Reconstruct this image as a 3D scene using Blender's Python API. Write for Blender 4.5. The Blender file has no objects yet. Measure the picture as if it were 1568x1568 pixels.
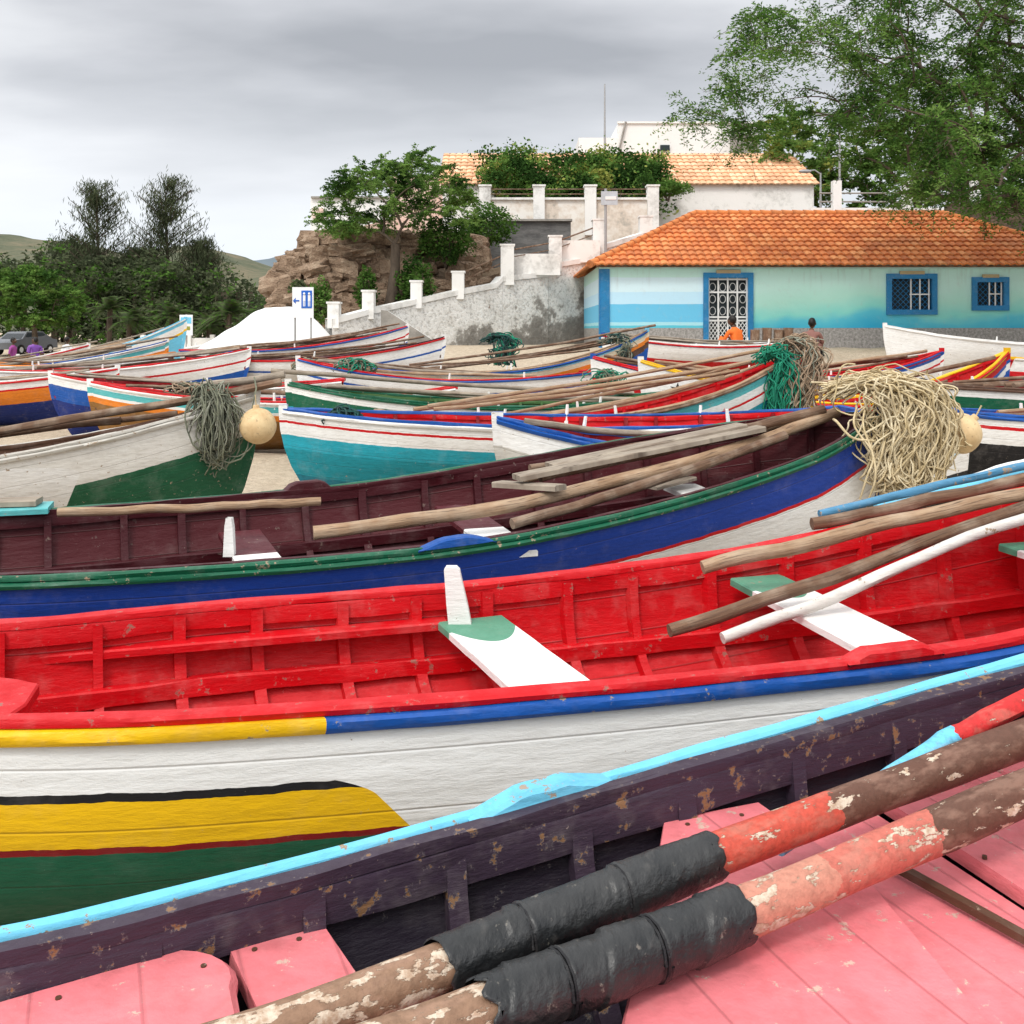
import bpy, math, random
import numpy as np
from mathutils import Vector, Matrix, noise
R=random.Random(7)
rad=math.radians
scene=bpy.context.scene
COL=scene.collection
def ss(a,b,x):
    t=min(1,max(0,(x-a)/(b-a))); return t*t*(3-2*t)
# ------------------------------------------------------------ nodes
def node(nt,t,ins=None,**kw):
    nd=nt.nodes.new(t)
    for k,v in kw.items(): setattr(nd,k,v)
    for k,v in (ins or {}).items():
        if isinstance(v,bpy.types.NodeSocket): nt.links.new(v,nd.inputs[k])
        else: nd.inputs[k].default_value=v
    return nd
def c4(c): return (c[0],c[1],c[2],1.0)
def mix(nt,f,a,b,blend='MIX'):
    nd=nt.nodes.new('ShaderNodeMix'); nd.data_type='RGBA'; nd.blend_type=blend
    for i,v in ((0,f),(6,a),(7,b)):
        if isinstance(v,bpy.types.NodeSocket): nt.links.new(v,nd.inputs[i])
        elif i==0: nd.inputs[0].default_value=v
        else: nd.inputs[i].default_value=c4(v)
    return nd.outputs[2]
def mth(nt,op,a,b=0.0):
    nd=node(nt,'ShaderNodeMath',{0:a,1:b},operation=op); return nd.outputs[0]
def noi(nt,vec,scale,detail=3,rough=.55):
    return node(nt,'ShaderNodeTexNoise',{'Vector':vec,'Scale':scale,'Detail':detail,'Roughness':rough}).outputs[0]
def ramp(nt,fac,stops,interp='LINEAR'):
    nd=node(nt,'ShaderNodeValToRGB',{0:fac}); cr=nd.color_ramp; cr.interpolation=interp
    while len(cr.elements)>1: cr.elements.remove(cr.elements[-1])
    cr.elements[0].position=stops[0][0]; cr.elements[0].color=c4(stops[0][1]) if not isinstance(stops[0][1],(int,float)) else c4((stops[0][1],)*3)
    for p,c in stops[1:]:
        e=cr.elements.new(p); e.color=c4(c) if not isinstance(c,(int,float)) else c4((c,)*3)
    return nd.outputs[0]
def newmat(name):
    m=bpy.data.materials.new(name); m.use_nodes=True
    nt=m.node_tree; b=nt.nodes['Principled BSDF']; b.inputs['Specular IOR Level'].default_value=.28; return m,nt,b
def stretch(nt,vec,s,rot=0):
    return node(nt,'ShaderNodeMapping',{'Vector':vec,'Scale':s,'Rotation':(0,0,rot)}).outputs[0]
def weather(nt,b,col,wear=.3,under=(.33,.24,.16),rough=.46,plank=None,dirt=.5,bump=.35,fleck=None,paxis=1,pl_amt=.22,edge=0):
    tc=node(nt,'ShaderNodeTexCoord'); o=tc.outputs['Object']
    n1=noi(nt,o,2.3,4); n2=noi(nt,o,24,5,.68); n3=noi(nt,stretch(nt,o,(14,14,60),.3),1.0,4,.65)
    if edge:
        pt=node(nt,'ShaderNodeNewGeometry').outputs['Pointiness']
        n2=mth(nt,'ADD',n2,mth(nt,'MULTIPLY',ramp(nt,pt,[(.50,0),(.60,1)]),edge))
    c=mix(nt,ramp(nt,n1,[(.35,0),(.7,dirt*.7)]),col,mix(nt,1.0,col,(.66,.60,.54),'MULTIPLY'))
    c=mix(nt,ramp(nt,n3,[(.45,0),(.72,dirt*.8)]),c,mix(nt,1.0,c,(.56,.52,.48),'MULTIPLY'))
    # chalky, sun-faded patches
    c=mix(nt,ramp(nt,noi(nt,o,5.5,4,.7),[(.52,0),(.68,.22*dirt+.04)]),c,mix(nt,.5,c,(.62,.56,.52)))
    t=.715-.14*wear
    chips=ramp(nt,n2,[(t,0),(t+.02,1)])
    halo=ramp(nt,n2,[(t-.03,0),(t,.25)])
    c=mix(nt,halo,c,mix(nt,.4,c,(.7,.66,.6)))
    c=mix(nt,chips,c,under)
    n4=noi(nt,o,75,3,.6); sp=ramp(nt,n4,[(.735-.06*wear,0),(.755-.06*wear,.65)])
    c=mix(nt,sp,c,fleck if fleck else mix(nt,.5,c,(.45,.40,.34)))
    h=mth(nt,'ADD',mth(nt,'MULTIPLY',n3,.9),mth(nt,'MULTIPLY',chips,-.6))
    h=mth(nt,'ADD',h,mth(nt,'MULTIPLY',n2,.4))
    if plank:
        uv=node(nt,'ShaderNodeUVMap'); sx=node(nt,'ShaderNodeSeparateXYZ',{0:uv.outputs[0]})
        fr=mth(nt,'FRACT',mth(nt,'ADD',mth(nt,'DIVIDE',sx.outputs[paxis],plank),.31))
        ln=ramp(nt,fr,[(0,1),(.03,.0),(.97,0),(1,1)])
        c=mix(nt,mth(nt,'MULTIPLY',ln,pl_amt),c,(.06,.045,.04))
        h=mth(nt,'ADD',h,mth(nt,'MULTIPLY',ln,-1.0))
        wv=noi(nt,stretch(nt,uv.outputs[0],(1.5,9,1) if paxis==1 else (9,1.5,1)),1.0,2)
        h=mth(nt,'ADD',h,mth(nt,'MULTIPLY',wv,2.5))
    bp=node(nt,'ShaderNodeBump',{'Height':h,'Strength':bump,'Distance':.012})
    nt.links.new(bp.outputs[0],b.inputs['Normal'])
    nt.links.new(c,b.inputs['Base Color'])
    rr=ramp(nt,n3,[(.3,rough-.1),(.7,rough+.2)]); nt.links.new(rr,b.inputs['Roughness'])
MC={}
def paint(name,col,wear=.3,**k):
    if name in MC: return MC[name]
    m,nt,b=newmat(name); rgb=node(nt,'ShaderNodeRGB'); rgb.outputs[0].default_value=c4(col)
    weather(nt,b,rgb.outputs[0],wear,**k); MC[name]=m; return m
def bands(name,st,st2=None,u0=0,k=0,axis=1,wear=.25,scale=1.0,plank=.13,**kw):
    """painted stripes following the sheer; st = [(drop in metres, colour)...]"""
    m,nt,b=newmat(name)
    uv=node(nt,'ShaderNodeUVMap'); sx=node(nt,'ShaderNodeSeparateXYZ',{0:uv.outputs[0]})
    wob=noi(nt,stretch(nt,uv.outputs[0],(6,1,1)),1.5,3)
    v=mth(nt,'ADD',sx.outputs[axis],mth(nt,'MULTIPLY',mth(nt,'SUBTRACT',wob,.5),.018))
    v=mth(nt,'MULTIPLY',v,scale)
    c=ramp(nt,v,st,'CONSTANT')
    if st2:
        c2=ramp(nt,v,st2,'CONSTANT')
        e=mth(nt,'ADD',sx.outputs[0],mth(nt,'MULTIPLY',sx.outputs[1],k))
        q=mth(nt,'MAXIMUM',mth(nt,'SUBTRACT',.235,sx.outputs[1]),0.0); e=mth(nt,'ADD',e,mth(nt,'MULTIPLY',mth(nt,'MULTIPLY',q,q),24.0 if k else 0.0))
        f=mth(nt,'GREATER_THAN',e,u0)
        c=mix(nt,f,c,c2)
    weather(nt,b,c,wear,plank=plank,**kw); return m
def wood(name,c1,c2,wear=.3,grain=(3,3,3)):
    m,nt,b=newmat(name)
    tc=node(nt,'ShaderNodeTexCoord'); uv=node(nt,'ShaderNodeUVMap').outputs[0]; o=tc.outputs['Object']
    g=noi(nt,stretch(nt,uv,(2.2,16,1)),1.6,5,.65); n=noi(nt,o,7,4); f=noi(nt,stretch(nt,uv,(5,60,1)),1.0,3,.7)
    c=mix(nt,ramp(nt,g,[(.3,0),(.7,1)]),c1,c2)
    c=mix(nt,ramp(nt,n,[(.45,0),(.7,.55)]),c,mix(nt,.5,c,(.62,.54,.42)))
    c=mix(nt,ramp(nt,f,[(.56,0),(.66,.75)]),c,(.06,.04,.03))
    nt.links.new(c,b.inputs['Base Color']); b.inputs['Roughness'].default_value=.8
    h=mth(nt,'ADD',g,mth(nt,'MULTIPLY',f,.8))
    nt.links.new(node(nt,'ShaderNodeBump',{'Height':h,'Strength':.6,'Distance':.01}).outputs[0],b.inputs['Normal'])
    return m
def rough_mat(name,stops,scale,bump=.5,dist=.05,detail=6,rough=.9,vec=(1,1,1)):
    m,nt,b=newmat(name); o=node(nt,'ShaderNodeTexCoord').outputs['Object']; o=stretch(nt,o,vec)
    n=noi(nt,o,scale,detail,.62); n2=noi(nt,o,scale*7,4,.6)
    a=mth(nt,'ADD',mth(nt,'MULTIPLY',n,.72),mth(nt,'MULTIPLY',n2,.28))
    nt.links.new(ramp(nt,a,stops),b.inputs['Base Color']); b.inputs['Roughness'].default_value=rough
    nt.links.new(node(nt,'ShaderNodeBump',{'Height':a,'Strength':bump,'Distance':dist}).outputs[0],b.inputs['Normal'])
    return m
def leafmat(name,a,bc,scale=2.5):
    m,nt,b=newmat(name); o=node(nt,'ShaderNodeTexCoord').outputs['Object']
    n=noi(nt,o,scale,1)
    c=ramp(nt,n,[(.35,a),(.65,bc)])
    df=node(nt,'ShaderNodeBsdfDiffuse',{0:c}); tr=node(nt,'ShaderNodeBsdfTranslucent',{0:c}); mx=node(nt,'ShaderNodeMixShader',{0:.35,1:df.outputs[0],2:tr.outputs[0]})
    nt.links.new(mx.outputs[0],nt.nodes['Material Output'].inputs[0]); return m
# ------------------------------------------------------------ mesh builder
class MB:
    def __init__(s): s.v=[];s.f=[];s.m=[];s.uv=[];s.mats=[]
    def mi(s,m):
        if m not in s.mats: s.mats.append(m)
        return s.mats.index(m)
    def face(s,pts,m,uvs=None):
        b=len(s.v); s.v+= [tuple(p) for p in pts]; s.f.append(tuple(range(b,b+len(pts)))); s.m.append(s.mi(m))
        s.uv+= uvs if uvs else [(0,0)]*len(pts)
    def grid(s,P,m,uv=None,cu=False,cv=False):
        b=len(s.v); nr=len(P); nc=len(P[0])
        for r in P: s.v+=[tuple(p) for p in r]
        mi=s.mi(m)
        for i in range(nr if cu else nr-1):
            for j in range(nc if cv else nc-1):
                i2=(i+1)%nr; j2=(j+1)%nc
                s.f.append((b+i*nc+j,b+i*nc+j2,b+i2*nc+j2,b+i2*nc+j)); s.m.append(mi)
                if uv:
                    if cv and j2==0:
                        s.uv+=[uv[i][j],(uv[i][j][0],uv[i][j][1]+.05),(uv[i2][j][0],uv[i2][j][1]+.05),uv[i2][j]]
                    else: s.uv+=[uv[i][j],uv[i][j2],uv[i2][j2],uv[i2][j]]
                else: s.uv+=[(0,0)]*4
    def box(s,c,d,m,ax=None):
        c=Vector(c); ax=ax or (Vector((1,0,0)),Vector((0,1,0)),Vector((0,0,1)))
        V=lambda i,j,k: c+ax[0]*(i*d[0]/2)+ax[1]*(j*d[1]/2)+ax[2]*(k*d[2]/2)
        for q,(a,b_) in (([(-1,-1,-1),(-1,1,-1),(1,1,-1),(1,-1,-1)],(0,1)),([(-1,-1,1),(1,-1,1),(1,1,1),(-1,1,1)],(0,1)),
                  ([(-1,-1,-1),(1,-1,-1),(1,-1,1),(-1,-1,1)],(0,2)),([(-1,1,-1),(-1,1,1),(1,1,1),(1,1,-1)],(0,2)),
                  ([(-1,-1,-1),(-1,-1,1),(-1,1,1),(-1,1,-1)],(1,2)),([(1,-1,-1),(1,1,-1),(1,1,1),(1,-1,1)],(1,2))):
            s.face([V(*t) for t in q],m,[(t[a]*d[a]/2+d[a]/2,t[b_]*d[b_]/2+d[b_]/2) for t in q])
    def board(s,p0,p1,w,t,m,up=Vector((0,0,1)),u01=False,seg=10):
        """plank from p0 to p1 (top-surface centre line)"""
        p0=Vector(p0);p1=Vector(p1); d=(p1-p0); L=d.length; dn=d.normalized(); sd=dn.cross(up).normalized(); n=sd.cross(dn)
        rows=[];uv=[]
        be=min(.006,t*.3)
        prof=[(-w/2,-t),(-w/2,-be),(-w/2+be,0),(w/2-be,0),(w/2,-be),(w/2,-t)]
        for i in range(seg+1):
            q=p0+d*i/seg; wv=1+.02*noise.noise(q*6); rows.append([q+sd*a*wv+n*b for a,b in prof]); u=(i/seg if u01 else L*i/seg)
            uv.append([(u,a) for a,b in prof])
        s.grid(rows,m,uv,cv=True)
        s.face(rows[0],m,[(0,a) for a,b in prof]); s.face(rows[-1][::-1],m,[(uv[-1][0][0],a) for a,b in prof])
    def tube(s,path,r,m,n=10,cap=True,rn=0,u01=False):
        path=[Vector(p) for p in path]; rows=[];uv=[]; L=0; N=len(path)
        tot=sum((path[i+1]-path[i]).length for i in range(N-1)) or 1
        ref=None
        for i,p in enumerate(path):
            t=(path[min(i+1,N-1)]-path[max(i-1,0)]).normalized()
            if ref is None:
                ref=t.cross(Vector((0,0,1))); 
                if ref.length<.05: ref=t.cross(Vector((1,0,0)))
            a=(ref-t*ref.dot(t)).normalized(); ref=a; b=t.cross(a)
            ri=r(i/(N-1)) if callable(r) else r
            if i: L+=(p-path[i-1]).length
            row=[];uu=[]
            for j in range(n):
                an=2*math.pi*j/n; rr=ri*(1+(rn*noise.noise(Vector((L*5,math.cos(an)*1.3,math.sin(an)*1.3+p.x))) if rn else 0))
                row.append(p+a*(rr*math.cos(an))+b*(rr*math.sin(an))); uu.append(((L/tot if u01 else L),j/n*.25))
            rows.append(row);uv.append(uu)
        s.grid(rows,m,uv,cv=True)
        if cap: s.face(rows[0][::-1],m,uv[0]); s.face(rows[-1],m,uv[-1])
    def sph(s,c,r,m,nu=16,nv=10,nz=0):
        c=Vector(c); r=Vector(r) if not isinstance(r,(int,float)) else Vector((r,r,r)); rows=[]
        for i in range(nv+1):
            th=math.pi*i/nv; row=[]
            for j in range(nu):
                ph=2*math.pi*j/nu; d=Vector((math.sin(th)*math.cos(ph),math.sin(th)*math.sin(ph),math.cos(th)))
                k=1+(nz*noise.noise(d*2+c) if nz else 0)
                row.append(c+Vector((d.x*r.x,d.y*r.y,d.z*r.z))*k)
            rows.append(row)
        s.grid(rows,m,cv=True)
    def obj(s,name,smooth=35,par=None):
        me=bpy.data.meshes.new(name); me.from_pydata(s.v,[],s.f)
        for m in s.mats: me.materials.append(m)
        me.polygons.foreach_set('material_index',s.m)
        ul=me.uv_layers.new(name='UVMap'); ul.data.foreach_set('uv',np.array(s.uv,dtype=np.float32).ravel())
        if smooth:
            me.polygons.foreach_set('use_smooth',[True]*len(s.f))
            import bmesh
            bm=bmesh.new(); bm.from_mesh(me); bmesh.ops.remove_doubles(bm,verts=bm.verts,dist=.0004)
            bmesh.ops.recalc_face_normals(bm,faces=bm.faces); bm.to_mesh(me); bm.free()
            try: me.set_sharp_from_angle(angle=rad(smooth))
            except Exception: pass
        o=bpy.data.objects.new(name,me); COL.objects.link(o)
        if par: o.parent=par
        return o
def empty(name,loc=(0,0,0)):
    e=bpy.data.objects.new(name,None); COL.objects.link(e); return e
def resample(pts,n):
    pts=np.array(pts,float); m=len(pts); T=np.linspace(0,m-1,n); out=np.zeros((n,3))
    tan=np.zeros_like(pts); tan[1:-1]=(pts[2:]-pts[:-2])/2; tan[0]=pts[1]-pts[0]; tan[-1]=pts[-1]-pts[-2]
    for k,x in enumerate(T):
        i=min(int(x),m-2); f=x-i; h0=2*f**3-3*f*f+1; h1=f**3-2*f*f+f; h2=-2*f**3+3*f*f; h3=f**3-f*f
        out[k]=h0*pts[i]+h1*tan[i]+h2*pts[i+1]+h3*tan[i+1]
    return [Vector(p) for p in out]
# ------------------------------------------------------------ palette
WHITE=(.84,.84,.82);RED=(.58,.003,.008);BLUE=(.008,.085,.37);NAVY=(.008,.025,.17);GREEN=(.006,.11,.055);YEL=(.85,.50,.006);TEAL=(.015,.30,.38)
BLACK=(.012,.012,.014);SKYB=(.16,.56,.80);MAROON=(.055,.006,.010);PURP=(.048,.032,.052);PINK=(.78,.21,.235);ORANGE=(.75,.22,.02);BROWN=(.10,.05,.03)
LTEAL=(.10,.46,.48);CREAM=(.7,.62,.45);DRED=(.22,.004,.008);GRAYW=(.54,.52,.47)
P_=lambda n,c,w=.3,**k: paint('paint_'+n,c,w,**k)
pW=P_('white',WHITE,.3,dirt=.35);pR=P_('red',RED,.15,dirt=.4,under=(.32,.12,.09),edge=.07);pB=P_('blue',BLUE,.2);pN=P_('navy',NAVY,.2);pG=P_('green',GREEN,.3,edge=.05);pY=P_('yellow',YEL,.2)
pT=P_('teal',TEAL,.3);pK=P_('black',BLACK,.2);pS=P_('sky_blue',SKYB,.3,dirt=.35,edge=.07);pM=P_('maroon',MAROON,.35,under=(.16,.10,.08),dirt=.2);pP=P_('purple',PURP,.5,under=(.22,.12,.06),fleck=(.30,.24,.21),edge=.05)
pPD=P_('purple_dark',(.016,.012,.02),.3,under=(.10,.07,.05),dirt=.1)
pPk=P_('pink',PINK,.22,dirt=.6,rough=.42,plank=.16,paxis=0,pl_amt=.22,under=(.60,.40,.33),edge=.05)
pO=P_('orange',ORANGE,.3);pBr=P_('brown',BROWN,.4);pDR=P_('dark_red',DRED,.3,dirt=.4);pLT=P_('light_teal',LTEAL,.3)
pGW=P_('worn_white',GRAYW,.8); pMG=P_('moss_green',(.08,.18,.06),.4)
w_tan=wood('wood_tan',(.44,.30,.19),(.23,.135,.075)); w_br=wood('wood_brown',(.22,.13,.08),(.10,.055,.035)); w_gr=wood('wood_grey',(.36,.31,.25),(.18,.135,.10))
# ------------------------------------------------------------ boat
class Boat: pass
def build_boat(name,Np,Fp,Kp,o):
    n=o.get('n',60); N=resample(Np,n);F=resample(Fp,n);K=resample(Kp,n); mb=MB()
    C=[(a+b)/2 for a,b in zip(N,F)]; U=[0]
    for i in range(1,n): U.append(U[-1]+(C[i]-C[i-1]).length)
    e=o.get('e',1.9); wv=o.get('wobble',.003)
    def P(side,i,t,ins=0):
        G=N[i] if side==0 else F[i]; O=F[i] if side==0 else N[i]; k=K[i]; a=G-k
        p=Vector((k.x+a.x*(1-(1-t)**e),k.y+a.y*(1-(1-t)**e),k.z+a.z*t**1.2))
        if ins:
            w=O-G; w.z=0; L=w.length; q=min(ins,L*.35)
            if L>1e-4: p+=w/L*q*min(1,t*3)
            p.z+=ins*(1-t)**2
        return p
    def pi(u): return min(range(n),key=lambda i:abs(U[i]-u))
    nt=17; ts=[1-(j/(nt-1)) for j in range(nt)]
    for ins,mat in ((0,o['hull']),(.028,o['inner'])):
        rows=[];uv=[]
        for i in range(n):
            r=[];q=[]
            for t in ts: p=P(0,i,t,ins); r.append(p); q.append((U[i],N[i].z-p.z))
            for t in ts[::-1][1:]: p=P(1,i,t,ins); r.append(p); q.append((U[i],F[i].z-p.z))
            rows.append(r);uv.append(q)
        mb.grid(rows,mat,uv)
        if (N[0]-F[0]).length>.1:
            sh=(C[1]-C[0]).normalized()*(.03 if ins else 0)
            r=[p+sh for p in rows[0]]; cen=sum(r,Vector())/len(r)
            for j in range(len(r)-1): mb.face([r[j],r[j+1],cen],mat,[uv[0][j],uv[0][j+1],(0,.3)])
            if not ins: mb.board(r[0]+Vector((0,0,.028)),r[-1]+Vector((0,0,.028)),.07,.05,o['cap'])
    def outv(side,i):
        G=N[i] if side==0 else F[i]; O=F[i] if side==0 else N[i]; w=G-O; w.z=0
        L=w.length
        if L<.02: 
            d=(C[i]-C[i-1]);  s=d.cross(Vector((0,0,1))); s.z=0; s.normalize(); return (s if side==0 else -s),0
        return w/L,L
    def sweep(side,prof,mat,base,i0=0,i1=n-1):
        rows=[];uv=[]
        for i in range(i0,i1+1):
            ov,L=outv(side,i); b=base(side,i); row=[]; q=[]
            for k,(a,z) in enumerate(prof):
                a2=max(a,-L/2) if a<0 else a
                dz=wv*noise.noise(Vector((U[i]*4.5+side*9,k*.7,prof[0][1]*90)))
                row.append(b+ov*(a2+dz)+Vector((0,0,z+dz*.8))); q.append((U[i],a+z))
            rows.append(row);uv.append(q)
        mb.grid(rows,mat,uv,cv=True); mb.face(rows[0],mat,uv[0]); mb.face(rows[-1][::-1],mat,uv[-1])
    G=lambda side,i: N[i] if side==0 else F[i]
    ci=o.get('cap_in',.055); co=o.get('cap_out',.012)
    for sd in (0,1):
        sweep(sd,[(co,-.004),(co+.004,.010),(co-.004,.020),(-ci+.005,.020),(-ci,.014),(-ci,-.004)],o['cap'],G)
        rb=o.get('rubh',.045)
        sweep(sd,[(-.004,-.006),(.022,-.008),(.029,-.018),(.029,-rb+.012),(.02,-rb),(-.01,-rb-.004)],o['rub'],G)
        ih=o.get('inwale',.05); iw=o.get('inwale_w',.02)
        inn=lambda s_,i: P(s_,i,1,.028)
        sweep(sd,[(0.004,-.006),(-iw,-.006),(-iw-.003,-.012),(-iw,-ih),(0.004,-ih)],o.get('inw',o['inner']),inn)
        if iw>ci-.028: sweep(sd,[(0,.02),(-iw,.022),(-iw-.003,.012),(-iw,-.0065),(0,-.0065)],o.get('inw',o['inner']),inn)
        rt=o.get('riser',.66)
        if rt:
            ris=lambda s_,i: P(s_,i,rt,.03)
            sweep(sd,[(.0,.03),(-.046,.032),(-.052,.026),(-.050,-.03),(-.030,-.032)],o.get('risemat',o['inner']),ris,2,int(n*.95))
    sp=o.get('rib',.34); u=.3
    while u<U[-1]*.95:
        i=pi(u); i=max(1,min(n-2,i)); t3=(C[i+1]-C[i-1]).normalized()*R.uniform(.016,.022)
        for sd in (0,1):
            ov,L=outv(sd,i)
            if L<.25: continue
            A=[]
            for k in range(10):
                t=.985-.9*k/9; A.append((P(sd,i,t,.026),P(sd,i,t,.062)))
            rows=[[p-t3,q-t3,q+t3,p+t3] for p,q in A]
            mb.grid(rows,o.get('ribmat',o['inner']),[[(k*.1,0),(k*.1,.03),(k*.1,.07),(k*.1,.1)] for k in range(10)])
        u+=sp*R.uniform(.93,1.07)
    d=(C[-1]-C[-4]); d.z=0; d.normalize()
    top=C[-1]+Vector((0,0,.05)); pth=[top]+[Vector((K[-1].x+(C[-1].x-K[-1].x)*(1-(1-t)**e),K[-1].y+(C[-1].y-K[-1].y)*(1-(1-t)**e),K[-1].z+(C[-1].z-K[-1].z)*t**1.2)) for t in (1,.8,.6,.4,.2,.05)]
    sdv=d.cross(Vector((0,0,1)))
    rows=[[p+d*.035+sdv*.012,p+d*.035-sdv*.012,p-d*.05-sdv*.03,p-d*.05+sdv*.03] for p in pth]
    mb.grid(rows,o.get('stem',o['hull']),[[(U[-1],C[-1].z-p.z)]*4 for p in pth],cv=True); mb.face(rows[0],o['cap'])
    for th in o.get('thwarts',[]):
        u,w,dz,mat=th[:4]; i=max(1,min(n-2,pi(u*U[-1] if u<=1 else u))); z=(N[i].z+F[i].z)/2-dz
        def at(sd):
            best=min([j/40 for j in range(8,41)],key=lambda t:abs(P(sd,i,t,.03).z-z)); p=P(sd,i,best,.03); p.z=z; return p
        a,b=at(0),at(1); mb.board(a,b,w,.03,mat,u01=True)
    ob=mb.obj(name,38)
    B=Boat(); B.N=N;B.F=F;B.K=K;B.P=P;B.U=U;B.pi=pi;B.n=n;B.C=C; B.o=ob; return B
# ------------------------------------------------------------ ground
def gz(x,y):
    k=ss(-15,-3,x); return 1.22*ss(15.5,29.5,y)*k+(1-k)*(.9*ss(52,80,y))-.32*ss(9,19,-x)*(1-ss(50,75,y))
def make_ground():
    xs=sorted(set([-900,-500,-300,-180,-120,-90,-70,-58]+[x*.9 for x in range(-56,0)]+[x*.35 for x in range(0,60)]+[x*-.35 for x in range(0,40)]+[24,30,40,55,80,120,200,400,900]))
    ys=[-20,-8,-3]+[y*.35 for y in range(0,90)]+[32+y*1.0 for y in range(0,60)]+[95,105,120,150,200,300,450,700,1100]
    mb=MB(); rows=[[Vector((x,y,gz(x,y)+.05*noise.noise(Vector((x*.9,y*.9,0)))+.03*noise.noise(Vector((x*3.1,y*3.1,3))))) for x in xs] for y in ys]
    m,nt,b=newmat('sand'); o=node(nt,'ShaderNodeTexCoord').outputs['Object']
    a=noi(nt,o,.8,5); c=noi(nt,o,9,6,.65); d=noi(nt,o,120,3,.6)
    col=ramp(nt,a,[(.3,(.62,.50,.36)),(.7,(.70,.59,.45))])
    col=mix(nt,ramp(nt,c,[(.35,.6),(.58,0)]),col,(.40,.31,.22)); col=mix(nt,ramp(nt,d,[(.4,.45),(.6,0)]),col,(.32,.25,.18))
    nt.links.new(col,b.inputs['Base Color']); b.inputs['Roughness'].default_value=.95
    h=mth(nt,'ADD',mth(nt,'MULTIPLY',c,1.0),mth(nt,'MULTIPLY',d,.12))
    nt.links.new(node(nt,'ShaderNodeBump',{'Height':h,'Strength':.8,'Distance':.12}).outputs[0],b.inputs['Normal'])
    mb.grid(rows,m); mb.obj('beach_sand_ground',180)
make_ground()
# ------------------------------------------------------------ near boats
hp=bands('hull_purple_boat',[(0,SKYB),(.06,(.05,.05,.06)),(.3,BLUE)],wear=.3)
Np=[(-2.3,.15,.86),(-1.35,.22,.80),(-.35,.45,.77),(0.0,.57,.77),(.42,.70,.78),(1.08,.95,.85),(1.65,1.22,.94),(2.5,1.66,1.13),(3.45,2.35,1.36)]
Fp=[(-2.6,.95,.84),(-1.6,1.30,.79),(-.81,1.64,.768),(-.45,1.83,.765),(-.06,2.025,.78),(.607,2.29,.845),(1.24,2.49,.93),(2.3,2.72,1.11),(3.45,2.36,1.36)]
Kp=[((a[0]+b[0])/2,(a[1]+b[1])/2,.08) for a,b in zip(Np,Fp)]; Kp[-1]=(3.2,2.3,.3)
b1=build_boat('rowing_boat',Np,Fp,Kp,dict(n=150,hull=hp,inner=pPD,ribmat=pP,risemat=pP,cap=pS,rub=pS,inw=pP,cap_in=.010,cap_out=.020,inwale=.080,inwale_w=.035,riser=.72,rib=.27,rubh=.035,wobble=.005))
def block(mb,pts,w,h0,h1,mat,sl=5):
    """raised wooden block following rail points"""
    n=len(pts); rows=[];uv=[]
    for i,p in enumerate(pts):
        p=Vector(p); f=i/(n-1); h=h0+(h1-h0)*min(1,min(f,1-f)*sl)**.9
        t=(Vector(pts[min(i+1,n-1)])-Vector(pts[max(i-1,0)])); s=t.cross(Vector((0,0,1))).normalized(); h+=.003*noise.noise(p*25)
        rows.append([p+s*w/2,p+s*(w/2-.002)+Vector((0,0,h-.008)),p+s*(w/2-.01)+Vector((0,0,h)),p-s*(w/2-.01)+Vector((0,0,h)),p-s*(w/2-.002)+Vector((0,0,h-.008)),p-s*w/2])
        uv.append([(f,k*.03) for k in range(6)])
    mb.grid(rows,mat,uv); mb.face(rows[0],mat); mb.face(rows[-1],mat)
def railpts(B,side,x0,x1,k=9,dz=0,inw=0):
    L=B.N if side==0 else B.F; O=B.F if side==0 else B.N; out=[]
    for j in range(k):
        x=x0+(x1-x0)*j/(k-1)
        i=min(range(B.n-1),key=lambda i:abs((L[i].x+L[i+1].x)/2-x)); f=(x-L[i].x)/(L[i+1].x-L[i].x+1e-9); p=L[i].lerp(L[i+1],f)
        w=(O[i]-L[i]); w.z=0; w.normalize(); out.append(p+w*inw+Vector((0,0,dz)))
    return out
mb=MB()
pSW=P_('sky_blue_chipped',SKYB,.95,dirt=.6,under=(.34,.27,.21))
block(mb,railpts(b1,1,-.09,.20,22,.012,.008),.058,.004,.034,pSW,3)
block(mb,railpts(b1,1,-.04,.40,20,-.008,.045),.032,.0,.030,pP,4)
def slab(mb,poly,t,mat,bev=.006):
    top=[Vector(p) for p in poly]; n=len(top); cen=sum(top,Vector())/n
    inn=[p+(cen-p).normalized()*bev for p in top]; rim=[p-Vector((0,0,bev)) for p in top]; bot=[p-Vector((0,0,t)) for p in top]
    uvf=lambda p:(p.x*.93+p.y*.38+9,-p.x*.38+p.y*.93+9)
    mb.face(inn,mat,[uvf(p) for p in inn]); mb.face(bot[::-1],mat,[uvf(p) for p in bot[::-1]])
    for i in range(n):
        j=(i+1)%n; 
        for A,B in ((inn,rim),(rim,bot)): mb.face([A[i],B[i],B[j],A[j]],mat,[uvf(A[i]),uvf(B[i]),uvf(B[j]),uvf(A[j])])
zt=.735
slab(mb,[(.315,2.125,zt),(.53,2.205,zt),(.66,1.90,zt),(.76,.9,zt),(.12,.72,zt),(.16,1.50,zt),(.245,1.82,zt)],.03,pPk)
slab(mb,[(.5,2.0,.70),(.75,2.27,.715),(1.02,1.55,.715),(1.15,1.05,.715),(.7,.85,.70)],.03,pPk)
slab(mb,[(.77,2.28,.742),(1.08,2.36,.752),(1.45,1.25,.752),(1.18,1.08,.742)],.03,pPk)
slab(mb,[(1.09,2.365,.752),(1.7,2.45,.80),(2.2,1.75,.80),(1.465,1.255,.752)],.03,pPk)
mb.board((.705,1.99,.742),(1.1,1.3,.742),.016,.02,pBr)
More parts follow.
